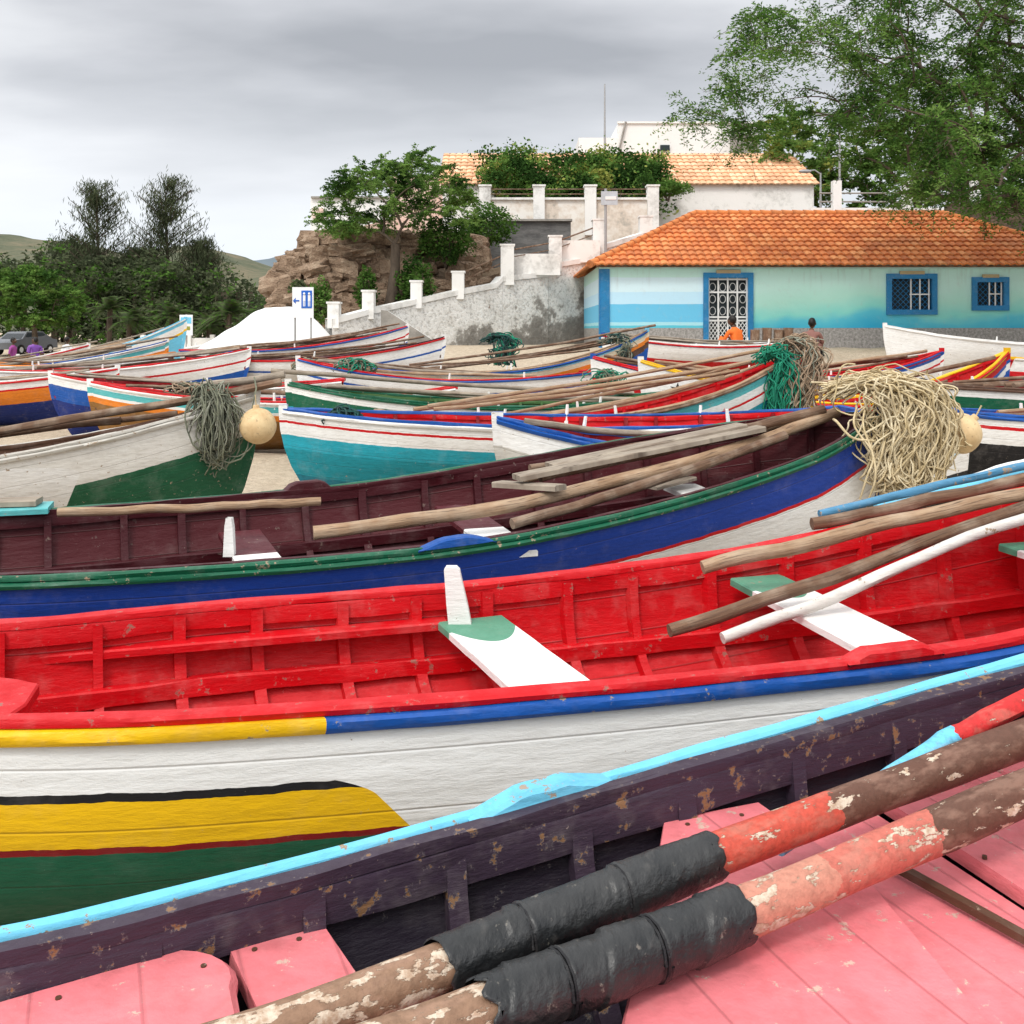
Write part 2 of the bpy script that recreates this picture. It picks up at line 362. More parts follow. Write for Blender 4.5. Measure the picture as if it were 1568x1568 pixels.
slab(mb,[(-.485,1.755,.69),(-.335,1.825,.69),(-.06,1.36,.69),(.2,.75,.69),(-.05,.66,.69),(-.235,1.30,.69)],.03,pPk)
rb=[(-1.10,1.40,.718),(-.55,1.715,.718)]
for k in range(7):
    a=k/6*math.pi/2; rb.append((-.55+.115*math.sin(a),1.715-.10*(1-math.cos(a)),.718))
rb+=[(-.345,1.38,.718),(-.40,1.28,.718),(-.9,1.02,.718)]
slab(mb,rb,.026,pPk,.012)
slab(mb,[(-1.9,1.13,.695),(-.66,1.63,.680),(-.44,1.16,.680),(-.55,.5,.680),(-1.8,.3,.695)],.03,pP)
for x,y,z in ((-.44,1.75,.691),(-.37,1.78,.691),(-.95,1.44,.719),(-.7,1.58,.719),(-.5,1.66,.719),(.36,2.1,.736),(.48,2.14,.736),(.85,2.25,.745),(1.0,2.28,.75),(.9,1.95,.747),(1.2,2.3,.757)):
    mb.tube([(x,y,z-.004),(x,y,z+.0015)],.005,pBr,n=8)
o_=mb.obj('deck_and_thwarts',30); o_.parent=b1.o
# red boat
Nr=[(-3.3,2.85,.86),(-2.3,2.66,.76),(-1.32,2.655,.722),(-.5,2.75,.72),(.59,2.93,.745),(1.55,3.12,.80),(2.4,3.42,.93),(3.2,3.85,1.12),(4.0,4.45,1.38)]
Fr=[(-3.4,3.40,.83),(-2.6,3.50,.73),(-1.8,3.62,.705),(-1.09,3.89,.705),(-.1,4.10,.73),(.9,4.25,.825),(1.9,4.25,1.03),(3.0,4.42,1.22),(4.0,4.46,1.38)]
Kr=[(a[0]*.66+b[0]*.34,a[1]*.66+b[1]*.34,.02) for a,b in zip(Nr,Fr)]; Kr[-1]=(3.8,4.4,.35)
Kr[0]=(Kr[0][0],Kr[0][1],.2)
def plen(N,F,x):
    n=70; a=resample(N,n); b=resample(F,n); U=0
    for i in range(1,n):
        c0=(a[i-1]+b[i-1])/2; c1=(a[i]+b[i])/2; U+=(c1-c0).length
        if a[i].x>=x: return U
    return U
uR=plen(Nr,Fr,-.50)
hr=bands('hull_red_boat',[(0,WHITE),(.180,BLACK),(.207,YEL),(.335,DRED),(.352,GREEN)],[(0,WHITE)],uR-.09,-.9,wear=.05,dirt=.15,plank=.17,pl_amt=.12)
rubR=bands('rail_yellow_blue',[(0,YEL)],[(0,BLUE)],u0=uR-.02,k=0,wear=.12,plank=None,edge=.07)
inR=bands('interior_red',[(0,RED),(.5,(.42,.004,.008))],wear=.05,plank=.145,dirt=.5,under=(.30,.12,.09),pl_amt=.45)  # deeper red low down: shade inside the boat, put into the paint colour
def thw(name,c1,c2,a=.2,b=.8):
    m,nt,bb=newmat(name); uv=node(nt,'ShaderNodeUVMap'); sx=node(nt,'ShaderNodeSeparateXYZ',{0:uv.outputs[0]})
    y2=mth(nt,'MULTIPLY',mth(nt,'MULTIPLY',sx.outputs[1],sx.outputs[1]),9.0)
    u=sx.outputs[0]
    f1=mth(nt,'LESS_THAN',mth(nt,'ADD',u,y2),a); f2=mth(nt,'GREATER_THAN',mth(nt,'SUBTRACT',u,y2),b)
    c=mix(nt,mth(nt,'MAXIMUM',f1,f2),c2,c1); weather(nt,bb,c,.3,rough=.5,dirt=.35); return m
tG=thw('thwart_green_white',(.10,.30,.20),WHITE,.25,.72)
m,nt,bb=newmat('thwart_half'); uv=node(nt,'ShaderNodeUVMap'); sx=node(nt,'ShaderNodeSeparateXYZ',{0:uv.outputs[0]})
weather(nt,bb,mix(nt,mth(nt,'GREATER_THAN',sx.outputs[0],.46),WHITE,(.09,.012,.018)),.3); tH=m
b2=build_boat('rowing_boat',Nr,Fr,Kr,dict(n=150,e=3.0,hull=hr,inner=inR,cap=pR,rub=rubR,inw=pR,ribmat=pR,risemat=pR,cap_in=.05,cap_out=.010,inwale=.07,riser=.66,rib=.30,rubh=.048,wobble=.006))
mb=MB()
mb.board((.24,2.98,.62),(-.16,3.99,.625),.265,.03,tG,u01=True)
mb.board((1.33,3.14,.70),(1.0,4.20,.74),.235,.03,tG,u01=True)
mb.board((2.3,3.5,.86),(2.1,4.2,.88),.25,.03,tG,u01=True)
mb.grid([[Vector((-.235+.03*(.862-z)/.2+dx*w,3.93+dy,z)) for dx,dy in ((-.04,-.02),(.04,-.02),(.04,.02),(-.04,.02))] for z,w in ((.62,1.1),(.70,1.0),(.80,.8),(.83,.75),(.842,.5))],pW,cv=True)
mb.face([(-.252,3.91,.842),(-.212,3.91,.842),(-.212,3.95,.842),(-.252,3.95,.842)],pW)
block(mb,railpts(b2,0,.98,1.28,10,.014,.012),.07,.0,.032,pR)
slab(mb,[(-2.6,2.72,.70),(-1.42,2.72,.672),(-1.40,2.95,.672),(-1.44,3.12,.672),(-1.52,3.16,.672),(-2.6,3.4,.70)],.035,pR)
mb.board((-2.4,3.50,.58),(-.26,4.0,.62),.085,.03,pR)
o_=mb.obj('thwarts',30); o_.parent=b2.o
# blue boat with maroon interior
NB=[(-4.0,4.1,.86),(-3.0,4.12,.76),(-2.1,4.2,.72),(-1.09,4.45,.72),(-.25,4.73,.742),(.37,5.0,.80),(1.09,5.40,.90),(1.78,5.82,1.05),(2.25,6.2,1.24)]
FB=[(-4.1,4.75,.83),(-3.3,4.98,.82),(-2.56,5.13,.82),(-1.64,5.62,.82),(-.87,6.0,.84),(-.1,6.25,.93),(.85,6.52,1.06),(1.7,6.53,1.18),(2.26,6.21,1.24)]
KB=[((a[0]+b[0])/2,(a[1]+b[1])/2,.08) for a,b in zip(NB,FB)]; KB[-1]=(2.15,6.12,.35)
hB=bands('hull_blue_boat',[(0,NAVY),(.02,(.008,.045,.30)),(.22,RED),(.242,WHITE),(.5,GREEN)],wear=.08,plank=.15,dirt=.3)
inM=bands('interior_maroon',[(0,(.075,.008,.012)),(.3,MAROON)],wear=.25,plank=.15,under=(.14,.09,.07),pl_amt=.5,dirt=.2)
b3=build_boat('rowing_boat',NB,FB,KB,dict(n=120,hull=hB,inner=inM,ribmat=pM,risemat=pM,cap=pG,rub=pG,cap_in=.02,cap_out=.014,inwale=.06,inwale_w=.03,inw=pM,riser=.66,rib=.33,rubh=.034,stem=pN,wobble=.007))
mb=MB()
mb.board((-1.06,4.52,.655),(-1.45,5.45,.68),.22,.03,tH,u01=True)
mb.board((.02,4.85,.70),(-.34,5.9,.74),.22,.03,tH,u01=True)
mb.board((1.05,5.45,.86),(.85,6.3,.88),.2,.03,tH,u01=True)
mb.board((-2.9,4.3,.69),(-3.1,4.95,.72),.3,.03,pM,u01=True)
mb.grid([[Vector((-1.36+dx*w,4.93+dy,z)) for dx,dy in ((-.022,-.02),(.022,-.02),(.022,.02),(-.022,.02))] for z,w in ((.66,1.2),(.8,.9),(.845,.6))],pW,cv=True)
block(mb,railpts(b3,0,-.43,-.08,12,.012,.01),.07,.0,.042,pB,3)
block(mb,railpts(b3,1,-1.3,-1.05,8,.012,.01),.07,.0,.05,pM)
mb.board((-2.75,5.1,.86),(-2.35,5.22,.86),.22,.03,pLT); mb.board((-2.62,5.16,.895),(-2.40,5.2,.895),.14,.03,w_gr)
o_=mb.obj('thwarts',30); o_.parent=b3.o
# ------------------------------------------------------------ poles and oars
def pole(name,pts,r,mat,rn=.18,n=10,seg=22,wob=.010,u01=False):
    p=resample(pts,seg); sd=R.random()*50
    p=[q+Vector((0,noise.noise(Vector((i*.35,sd,0)))*wob,noise.noise(Vector((i*.35,sd,9)))*wob)) for i,q in enumerate(p)]
    m_=MB(); m_.tube(p,r,mat,n=n,rn=rn,u01=u01); return m_.obj(name,50)
def oar_mat(name,zones,zf,flake=.5):
    m,nt,b=newmat(name); uvn=node(nt,'ShaderNodeUVMap').outputs[0]; sx=node(nt,'ShaderNodeSeparateXYZ',{0:uvn}); o=node(nt,'ShaderNodeTexCoord').outputs['Object']
    u=mth(nt,'ADD',sx.outputs[0],mth(nt,'MULTIPLY',mth(nt,'SUBTRACT',noi(nt,o,22,4),.5),.035))
    base=ramp(nt,u,zones,'CONSTANT'); pf=ramp(nt,u,zf)
    r=node(nt,'ShaderNodeMapping',{'Vector':o,'Rotation':(0,0,-.5)}).outputs[0]
    n=noi(nt,stretch(nt,r,(16,40,40)),1.0,6,.62); n2=noi(nt,o,70,4,.65); n3=noi(nt,stretch(nt,r,(8,20,20)),1.3,4,.6)
    c=mix(nt,ramp(nt,n2,[(.4,0),(.65,.5)]),base,mix(nt,.6,base,(.05,.025,.015)))
    c=mix(nt,ramp(nt,n3,[(.50,0),(.62,.5)]),c,mix(nt,.5,c,(.50,.30,.22)))
    th=mth(nt,'ADD',n,mth(nt,'MULTIPLY',pf,.2))
    fl=ramp(nt,th,[(.675,0),(.695,1)])
    c=mix(nt,fl,c,mix(nt,ramp(nt,n2,[(.4,0),(.6,1)]),(.62,.52,.41),(.42,.29,.20)))
    nt.links.new(c,b.inputs['Base Color']); b.inputs['Roughness'].default_value=.6
    h=mth(nt,'ADD',mth(nt,'MULTIPLY',fl,-.5),mth(nt,'MULTIPLY',n2,.6))
    nt.links.new(node(nt,'ShaderNodeBump',{'Height':h,'Strength':.7,'Distance':.006}).outputs[0],b.inputs['Normal']); return m
REDP=(.55,.08,.05); BARK=(.13,.06,.04)
om1=oar_mat('oar_shaft_paint',[(0,(.27,.16,.10)),(.30,BARK),(.38,REDP),(.485,BARK)],[(0,.75),(.3,.6),(.4,.45),(.48,.3),(1,.25)])
om2=oar_mat('oar_shaft_paint2',[(0,(.27,.16,.10)),(.30,(.56,.24,.17)),(.42,(.55,.15,.11)),(.52,BARK)],[(0,.8),(.34,.66),(.42,.45),(.54,.42),(1,.4)])
def rubber():
    m,nt,b=newmat('black_rubber'); o=node(nt,'ShaderNodeTexCoord').outputs['Object']
    n=noi(nt,o,9,5); n2=noi(nt,o,38,5,.68); n3=noi(nt,stretch(nt,o,(30,12,30),.45),1.2,4)
    c=mix(nt,ramp(nt,n,[(.4,0),(.65,1)]),(.010,.011,.012),(.030,.030,.030)); c=mix(nt,ramp(nt,n2,[(.64,0),(.70,.7)]),c,(.20,.18,.15)); c=mix(nt,ramp(nt,n3,[(.60,0),(.74,.3)]),c,(.12,.11,.10))
    nt.links.new(c,b.inputs['Base Color']); b.inputs['Roughness'].default_value=.40; b.inputs['Specular IOR Level'].default_value=.5
    nt.links.new(node(nt,'ShaderNodeBump',{'Height':mth(nt,'ADD',n3,mth(nt,'MULTIPLY',n2,.35)),'Strength':.5,'Distance':.012}).outputs[0],b.inputs['Normal']); return m
rub_m=rubber()
def big_oar(path,mat,w0,w1,r,sd):
    e=empty('oar'); p=resample(path,90); m_=MB(); m_.tube(p,lambda f:r*(1+.04*math.sin(f*19)),mat,n=24,rn=.08,u01=True); m_.obj('shaft',60,e)
    m_=MB(); a=int(w0*89); b=int(w1*89); q=resample([tuple(x) for x in p[a:b+1]],140)
    rows=[]
    for i,pp in enumerate(q):
        t=(q[min(i+1,139)]-q[max(i-1,0)]).normalized(); A=t.cross(Vector((0,0,1))).normalized(); B=A.cross(t); row=[]
        f=i/139
        for j in range(36):
            an=2*math.pi*j/36; hx=f*2.6+.10*math.sin(an+sd*3)+sd
            saw=hx-math.floor(hx); k=1.17+.11*(1-saw)**2+.06*noise.noise(Vector((f*9,math.cos(an)*2,math.sin(an)*2+sd)))+.035*noise.noise(Vector((f*34,math.cos(an)*4+f*30,math.sin(an)*4+sd)))
            for t0 in (.30,.66): k+=-.06*math.exp(-((f-t0-.01*math.sin(an))/.007)**2)+.05*math.exp(-((f-t0-.02)/.009)**2)
            if i in (0,139): k*=.93
            sh=.02*noise.noise(Vector((math.cos(an)*2.5,math.sin(an)*2.5,f*3+sd)))*(1 if i<4 or i>135 else 0)
            row.append(pp+t*sh+(A*math.cos(an)+B*math.sin(an))*r*k)
        rows.append(row)
    m_.grid(rows,rub_m,cv=True)
    for t0 in (.3,.66):
        i=int(t0*139); pp=q[i]; t=(q[i+1]-q[i]).normalized(); A=t.cross(Vector((0,0,1))).normalized(); B=A.cross(t)
        m_.tube([pp+t*.004*k2/8+(A*math.cos(k2*.5)+B*math.sin(k2*.5))*r*1.2 for k2 in range(26)],.003,pK,n=5,cap=False)
    m_.obj('rubber_wrap',60,e)
    return e
big_oar([(-.62,1.27,.77),(-.21,1.48,.785),(.31,1.78,.82),(1.08,2.17,.88),(1.9,2.55,.96)],om1,.305,.525,.036,.3)
big_oar([(-.36,1.26,.785),(-.04,1.44,.79),(.38,1.67,.80),(.98,1.965,.86),(1.8,2.33,.95)],om2,.25,.50,.039,.8)
lb=oar_mat('oar_light_blue_red',[(0,SKYB),(.30,(.6,.03,.03))],[(0,.1),(1,.15)])
pole('oar',[(.50,1.93,.775),(.83,2.11,.86),(1.13,2.26,.93),(2.0,2.66,1.09)],lambda f:.020+.004*f,lb,u01=True,seg=30)
pole('wooden_pole',[(.73,3.92,.84),(1.3,3.99,.955),(2.04,4.08,1.1),(2.9,4.15,1.22)],.027,w_tan)
pole('wooden_pole',[(.564,3.67,.67),(1.2,3.82,.83),(2.03,4.06,1.05),(2.9,4.2,1.25)],.024,w_br)
pole('wooden_pole',[(.737,3.58,.67),(1.25,3.73,.81),(1.97,3.95,1.02),(2.9,4.1,1.2)],.021,P_('pole_white',(.66,.64,.60),.6))
pole('wooden_pole',[(1.3,4.33,.97),(2.0,4.40,1.12),(2.8,4.5,1.26)],.018,P_('pole_blue',(.08,.25,.42),.8))
pole('wooden_pole',[(1.25,4.27,.94),(2.0,4.29,1.09),(2.8,4.4,1.24)],.026,w_br)
pole('wooden_pole',[(1.7,4.55,1.0),(2.3,4.8,1.10),(3.2,5.2,1.25)],.018,pW); pole('wooden_pole',[(1.6,4.5,.96),(2.3,4.75,1.07),(3.2,5.1,1.22)],.02,pS)
pole('wooden_pole',[(-.96,4.95,.77),(.05,5.25,.86),(1.2,5.85,1.05),(2.0,6.3,1.24)],.034,w_tan)
pole('wooden_pole',[(0.0,5.0,.80),(.7,5.4,.93),(1.6,6.0,1.13)],.026,w_br)
pole('wooden_pole',[(.15,5.45,.97),(1.0,5.85,1.10),(1.9,6.25,1.26)],.03,w_br)
pole('wooden_pole',[(.05,5.6,.93),(1.0,5.98,1.08),(2.0,6.4,1.22)],.028,w_tan)
pole('wooden_pole',[(.10,5.75,.97),(1.0,6.12,1.10),(1.9,6.42,1.22)],.022,w_br)
pole('wooden_pole',[(-2.2,4.96,.865),(-1.6,5.12,.86),(-.99,5.30,.865)],.022,w_tan)
m_=MB(); m_.board((.02,5.40,.985),(1.45,5.98,1.19),.11,.03,w_gr); m_.obj('wooden_plank',30)
m_=MB(); m_.board((.2,5.6,1.02),(1.35,6.02,1.20),.12,.025,w_gr); m_.board((-.08,5.55,.93),(.25,5.25,.955),.09,.03,w_gr);m_.obj('wooden_plank',30)
m_=MB(); m_.board((.75,5.55,.905),(1.0,5.75,.93),.1,.02,w_gr);m_.obj('wooden_plank',30)
# ------------------------------------------------------------ generic boats
def gboat(bow,head,L,B,bowh,sternh,midh,sch,roll=0,poles=0,thw_=None,pm=None):
    S=[0,.12,.28,.45,.62,.78,.9,.97,1.0]; hb=[.42,.66,.90,1.0,.96,.74,.42,.13,.004]
    h=Vector((math.cos(rad(head)),math.sin(rad(head)),0)); sd=Vector((h.y,-h.x,0))
    b0=Vector((bow[0],bow[1],0)); g0=gz(bow[0]-h.x*L*.15,bow[1]-h.y*L*.15); g1=gz(bow[0]-h.x*L*.9,bow[1]-h.y*L*.9)
    N=[];F=[];K=[]
    for s,k in zip(S,hb):
        z=midh+(sternh-midh)*max(0,(.4-s)/.4)**1.6+(bowh-midh)*max(0,(s-.33)/.67)**2.3
        g=g1+(g0-g1)*s; c=b0-h*L*(1-s); r=math.tan(rad(roll))*B/2*k
        N.append(c+sd*B/2*k+Vector((0,0,g+z+r))); F.append(c-sd*B/2*k+Vector((0,0,g+z-r)))
        kz=.03+(.12 if s==0 else 0)+.02*max(0,(s-.8)/.2); K.append(c+Vector((0,0,g+kz)))
    K[-1]=b0-h*.32+Vector((0,0,g0+.16)); K[-2]=b0-h*(.03*L+.2)+Vector((0,0,g0+.05))
    o=dict(n=50,rib=.38,riser=.68,wobble=.012); o.update(sch)
    o['thwarts']=[(.25,.2,.13,thw_ or pW),(.5,.2,.12,thw_ or pW),(.72,.2,.13,thw_ or sch['inner'])]
    Bt=build_boat('fishing_boat',N,F,K,o)
    mm=MB()
    for u in (.25,.5):
        i=Bt.pi(u*L)
        for G,s in ((Bt.N[i],-1),(Bt.F[i],1)):
            p=G+sd*s*.03; mm.tube([p+Vector((0,0,-.1)),p+Vector((R.uniform(-.03,.04),0,R.uniform(.09,.15)))],lambda f:.024-.008*f,pW,n=6)
    q=mm.obj('thole_pins',40); q.parent=Bt.o
    for i in range(poles):
        a=R.uniform(.08,.3); b=R.uniform(.75,1.02); la=R.uniform(-.35,.35)*B; lb_=R.uniform(-.2,.2)*B*.5
        ia=Bt.pi(a*L); ib=Bt.pi(min(.97,b)*L)
        za=max(Bt.N[ia].z,Bt.F[ia].z)-R.uniform(-.02,.1); zb=max(Bt.N[ib].z,Bt.F[ib].z)+.03
        pa=Bt.C[ia]+sd*la; pb=Bt.C[ib]+sd*lb_*.5; pa.z=za+.02*i; pb.z=zb+.02*i
        if b>1: pb+=h*.4; pb.z+=.1
        mid=(pa+pb)/2; mid.z=max(mid.z-.04,Bt.N[(ia+ib)//2].z-.02)
        pole('wooden_pole',[tuple(pa),tuple(mid),tuple(pb)],R.uniform(.018,.032),pm or R.choice([w_tan,w_br,w_gr]),n=8,seg=12,wob=.03)
    return Bt
def sch(hull,cap,rub,inner,**k):
    d=dict(hull=hull,cap=cap,rub=rub,inner=inner,rubh=.04,cap_in=.05); d.update(k); return d
hA=bands('hull_a',[(0,(.66,.64,.59)),(.06,(.76,.75,.72)),(.44,(.40,.36,.24)),(.50,(.01,.10,.045))],[(0,(.70,.68,.63)),(.30,(.01,.09,.04))],u0=4.35,k=.5,wear=.45)
hTeal=bands('hull_teal',[(0,WHITE),(.10,RED),(.125,WHITE),(.235,(.02,.36,.47)),(.37,(.012,.27,.34)),(.62,(.015,.18,.25))],wear=.2)
hC=bands('hull_c',[(0,WHITE),(.12,(.55,.7,.75)),(.15,WHITE),(.30,BLACK)],[(0,WHITE),(.2,GRAYW)],u0=2.9,k=0,wear=.35)
hD=bands('hull_d',[(0,LTEAL),(.13,WHITE),(.22,RED),(.25,WHITE),(.34,TEAL)],wear=.3)
hE=bands('hull_e',[(0,WHITE),(.10,RED),(.13,WHITE),(.27,BLACK)],wear=.25)
hW=bands('hull_w',[(0,WHITE)],wear=.3); hWR=bands('hull_wr',[(0,WHITE),(.2,RED),(.24,WHITE),(.4,BLUE)],wear=.3)
hF=bands('hull_f',[(0,WHITE),(.55,BLUE)],wear=.2); hG=bands('hull_g',[(0,BLUE),(.05,WHITE),(.35,RED)],wear=.3)
hH=bands('hull_h',[(0,SKYB),(.07,CREAM),(.16,ORANGE),(.24,BROWN),(.36,BLUE)],wear=.45)
hI=bands('hull_i',[(0,WHITE),(.22,BLUE),(.26,WHITE)],wear=.3); hJ=bands('hull_j',[(0,WHITE),(.16,BLUE),(.4,NAVY)],wear=.3)
hJ2=bands('hull_j2',[(0,WHITE),(.07,LTEAL),(.15,WHITE),(.19,ORANGE),(.27,(.25,.12,.03))],wear=.3)
hK=bands('hull_k',[(0,WHITE),(.14,RED),(.17,ORANGE),(.4,NAVY)],wear=.25); hGr=bands('hull_gr',[(0,WHITE),(.12,GREEN),(.3,TEAL)],wear=.25)
hP=bands('hull_p',[(0,YEL),(.07,RED),(.15,BLUE),(.2,WHITE),(.3,BLUE)],wear=.25); hO=bands('hull_o',[(0,RED),(.06,BLUE),(.11,WHITE),(.2,RED),(.24,WHITE)],wear=.25)
bA=gboat((-2.0,8.0),9,5.4,1.45,1.25,.82,.72,sch(hA,pGW,pGW,pBr,cap_in=.04),roll=1,poles=3,pm=w_br)
bB=gboat((-2.22,9.9),183,5.6,1.45,.98,.95,.84,sch(hTeal,pB,pW,pR,ribmat=pDR),roll=0,poles=0)
bC=gboat((-.12,7.75),188,3.7,1.25,1.08,.95,.80,sch(hC,pB,pB,pDR),poles=1,pm=w_gr)
bD=gboat((3.42,12.3),14,5.0,1.4,1.52,.86,.76,sch(hD,w_tan,w_br,pR),roll=3,poles=5,pm=w_tan)
bE=gboat((9.6,11.0),12,5.6,1.5,1.3,.98,.86,sch(hE,pB,pB,pR),poles=2)
gboat((10.2,13.6),10,5.4,1.5,1.4,1.1,1.0,sch(hGr,pBr,pBr,pDR),poles=6,pm=w_br)
gboat((-2.85,13.0),187,5.2,1.3,1.08,.92,.78,sch(hGr,pG,pG,pMG),poles=4,pm=w_gr)
gboat((6.95,14.35),6,3.9,1.2,1.45,.9,.75,sch(hP,pY,pR,pR),poles=2)
gboat((-5.9,14.3),189,5.1,1.35,1.02,.9,.72,sch(hJ2,pR,pW,pBr),poles=3,roll=-2)
bF=gboat((1.92,15.35),188,5.2,1.4,1.30,.9,.76,sch(hF,pY,pY,pR),poles=2)
gboat((-7.35,16.3),186,4.6,1.4,1.04,.9,.8,sch(hJ,pR,pW,pDR),poles=3)
gboat((1.35,17.2),187,5.2,1.4,1.25,.88,.76,sch(hG,pR,pR,pDR),poles=3)
gboat((-3.75,17.9),185,5.2,1.4,1.15,.88,.76,sch(hI,pR,pB,pDR),poles=3)
gboat((2.55,19.3),5,5.2,1.4,1.52,.88,.76,sch(hH,w_tan,pB,pBr),roll=2,poles=6,pm=w_br)
gboat((7.9,18.8),3,4.6,1.35,1.2,.88,.76,sch(hO,pR,pB,pR),poles=4)
gboat((8.0,22.0),183,5.6,1.4,1.30,.98,.88,sch(hW,pW,pW,pW),poles=0)
gboat((-7.0,18.2),4,5,1.4,1.0,.9,.78,sch(hK,pW,pR,pBr),poles=2)
gboat((-5.2,20.3),6,5.2,1.4,1.1,.9,.8,sch(hWR,pR,pW,pDR),poles=6)
gboat((-1.4,21.3),4,5.2,1.4,1.15,.85,.76,sch(hI,pM,pR,pBr),poles=6,pm=w_br)
gboat((-7.6,22.6),8,5.2,1.4,1.15,.9,.8,sch(hJ2,pB,pW,pBr),poles=6)
gboat((-2.4,23.6),10,5.0,1.4,1.1,.8,.72,sch(hWR,pR,pB,pM),poles=6,pm=w_br)
gboat((-12.3,21.6),184,5.0,1.4,1.1,.9,.8,sch(hK,pO,pW,pBr),poles=1)
gboat((-8.6,27.0),12,5.6,1.5,1.55,.9,.8,sch(bands('hull_lt',[(0,SKYB),(.12,WHITE),(.3,YEL),(.36,SKYB)],wear=.2),pS,pW,pW),poles=3)
gboat((-10.2,24.7),3,5.4,1.4,1.2,.9,.8,sch(hW,pW,pR,pBr),poles=3)
gboat((-13.5,28.0),2,5.4,1.4,1.2,.9,.8,sch(hWR,pW,pR,pBr),poles=1)
gboat((-14.5,33.0),185,5.4,1.4,1.2,.9,.8,sch(hI,pW,pW,pW),poles=0)
gboat((-21,37.0),182,5.4,1.4,1.2,.9,.8,sch(hW,pW,pR,pW),poles=0)
gboat((2.0,22.6),190,4.8,1.4,1.0,.8,.7,sch(hG,pW,pR,pBr),poles=4)
gboat((13.6,17.6),8,5.4,1.5,1.3,1.0,.9,sch(hO,pR,pY,pR),poles=3)
gboat((14.6,20.0),8,5.4,1.5,1.3,1.0,.9,sch(hW,pY,pW,pR),poles=1)
def star(B,side,u,t,r):
    i=B.pi(u); c=B.P(side,i,t); a=B.P(side,i+2,t)-B.P(side,i-2,t); a.normalize(); up=B.P(side,i,t+.1)-B.P(side,i,t-.1); up.normalize(); nrm=a.cross(up)
    if nrm.y>0: nrm=-nrm
    pts=[c+nrm*.02+(a*math.sin(k*math.pi/5)+up*math.cos(k*math.pi/5))*(r if k%2==0 else r*.4) for k in range(10)]
    m_=MB(); 
    for k in range(10): m_.face([c+nrm*.02,pts[k],pts[(k+1)%10]],pK)
    o=m_.obj('painted_star',0); o.parent=B.o
star(bF,1,4.75,.78,.12)
# ------------------------------------------------------------ nets, buoys
def netmat(name,a,b):
    m,nt,bb=newmat(name); o=node(nt,'ShaderNodeTexCoord').outputs['Object']; n=noi(nt,o,14,4); w=noi(nt,o,160,2)
    nt.links.new(mix(nt,ramp(nt,n,[(.35,0),(.65,1)]),a,b),bb.inputs['Base Color']); bb.inputs['Roughness'].default_value=.85
    nt.links.new(node(nt,'ShaderNodeBump',{'Height':w,'Strength':.8,'Distance':.004}).outputs[0],bb.inputs['Normal']); return m
nY=netmat('net_cream',(.66,.54,.34),(.44,.34,.18)); nP=netmat('net_pale',(.74,.64,.44),(.54,.44,.27)); nGn=netmat('net_green',(.02,.28,.16),(.01,.14,.09)); nBr=netmat('net_brown',(.40,.29,.20),(.24,.17,.11)); nOl=netmat('net_olive',(.22,.23,.16),(.11,.12,.09)); nDk=netmat('net_dark',(.02,.09,.08),(.03,.04,.04)); nGr=netmat('net_grey',(.34,.35,.28),(.2,.2,.15))
def net(c,r,ns,mats,th=.006,hang=1.0,seed=1,turns=1.5,name='fishing_net',seg=30):
    rr=random.Random(seed); c=Vector(c); m_=MB()
    for k in range(ns):
        ph=rr.uniform(0,2*math.pi); n1=rr.uniform(.35,1.05); off=Vector((rr.gauss(0,.22)*r[0],rr.gauss(0,.2)*r[1],rr.gauss(0,.12)*r[2]))
        pts=[]; w=rr.uniform(.25,.9); tn=rr.uniform(.7,turns)
        for j in range(seg):
            t=j/(seg-1)*2*math.pi*tn
            a=math.cos(t)*w; zz=math.sin(t)
            d=Vector((math.cos(ph)*a*r[0]+.25*math.sin(ph*3+t)*r[0],math.sin(ph)*a*r[1],zz*r[2]*n1))
            q=c+off+d+Vector((noise.noise(Vector((k,t,0))),noise.noise(Vector((k,t,5))),noise.noise(Vector((k,t,9)))*.6))*.10*r[0]*2
            q+=Vector((noise.noise(Vector((k,t*3,20))),0,noise.noise(Vector((k,t*3,29)))))*.05*r[0]
            if zz<0: q.z+= r[2]*n1*zz*(hang-1)
            pts.append(q)
        m_.tube(pts,th*rr.uniform(.8,1.3),rr.choice(mats),n=5,cap=False)
    return m_.obj(name,180)
def hank(ctrl,jit,ns,mats,th,seed,wig=.012,name='fishing_net',seg=44,mbx=None):
    """bundle of net strands following a control path with spread jit (per control point)"""
    rr=random.Random(seed); m_=mbx or MB()
    for k in range(ns):
        sh=Vector((rr.gauss(0,1),rr.gauss(0,1),rr.gauss(0,1))); cp=[]
        for c,j in zip(ctrl,jit):
            v=sh*.6+Vector((rr.gauss(0,.8),rr.gauss(0,.8),rr.gauss(0,.8))); cp.append((c[0]+v.x*j[0],c[1]+v.y*j[1],c[2]+v.z*j[2]))
        pts=resample(cp,seg); pts=[p+Vector((noise.noise(Vector((k*1.7,i*.33,0))),noise.noise(Vector((k*1.7,i*.33,7))),noise.noise(Vector((k*1.7,i*.33,13)))))*wig*2.2 for i,p in enumerate(pts)]
        m_.tube(pts,th*rr.uniform(.75,1.3),rr.choice(mats),n=5,cap=False)
    return None if mbx else m_.obj(name,180)
mY=[nY,nY,nP,nP]; big=MB()
hank([(1.92,6.12,1.36),(2.08,6.10,1.44),(2.30,6.06,1.44),(2.46,6.0,1.30),(2.46,5.98,1.05),(2.36,5.97,.86),(2.28,5.98,1.0),(2.30,6.02,1.25)],[(.03,.03,.02),(.05,.06,.02),(.06,.06,.03),(.06,.05,.05),(.06,.04,.06),(.07,.04,.05),(.06,.04,.06),(.05,.04,.05)],60,mY,.0052,5,.016,mbx=big)
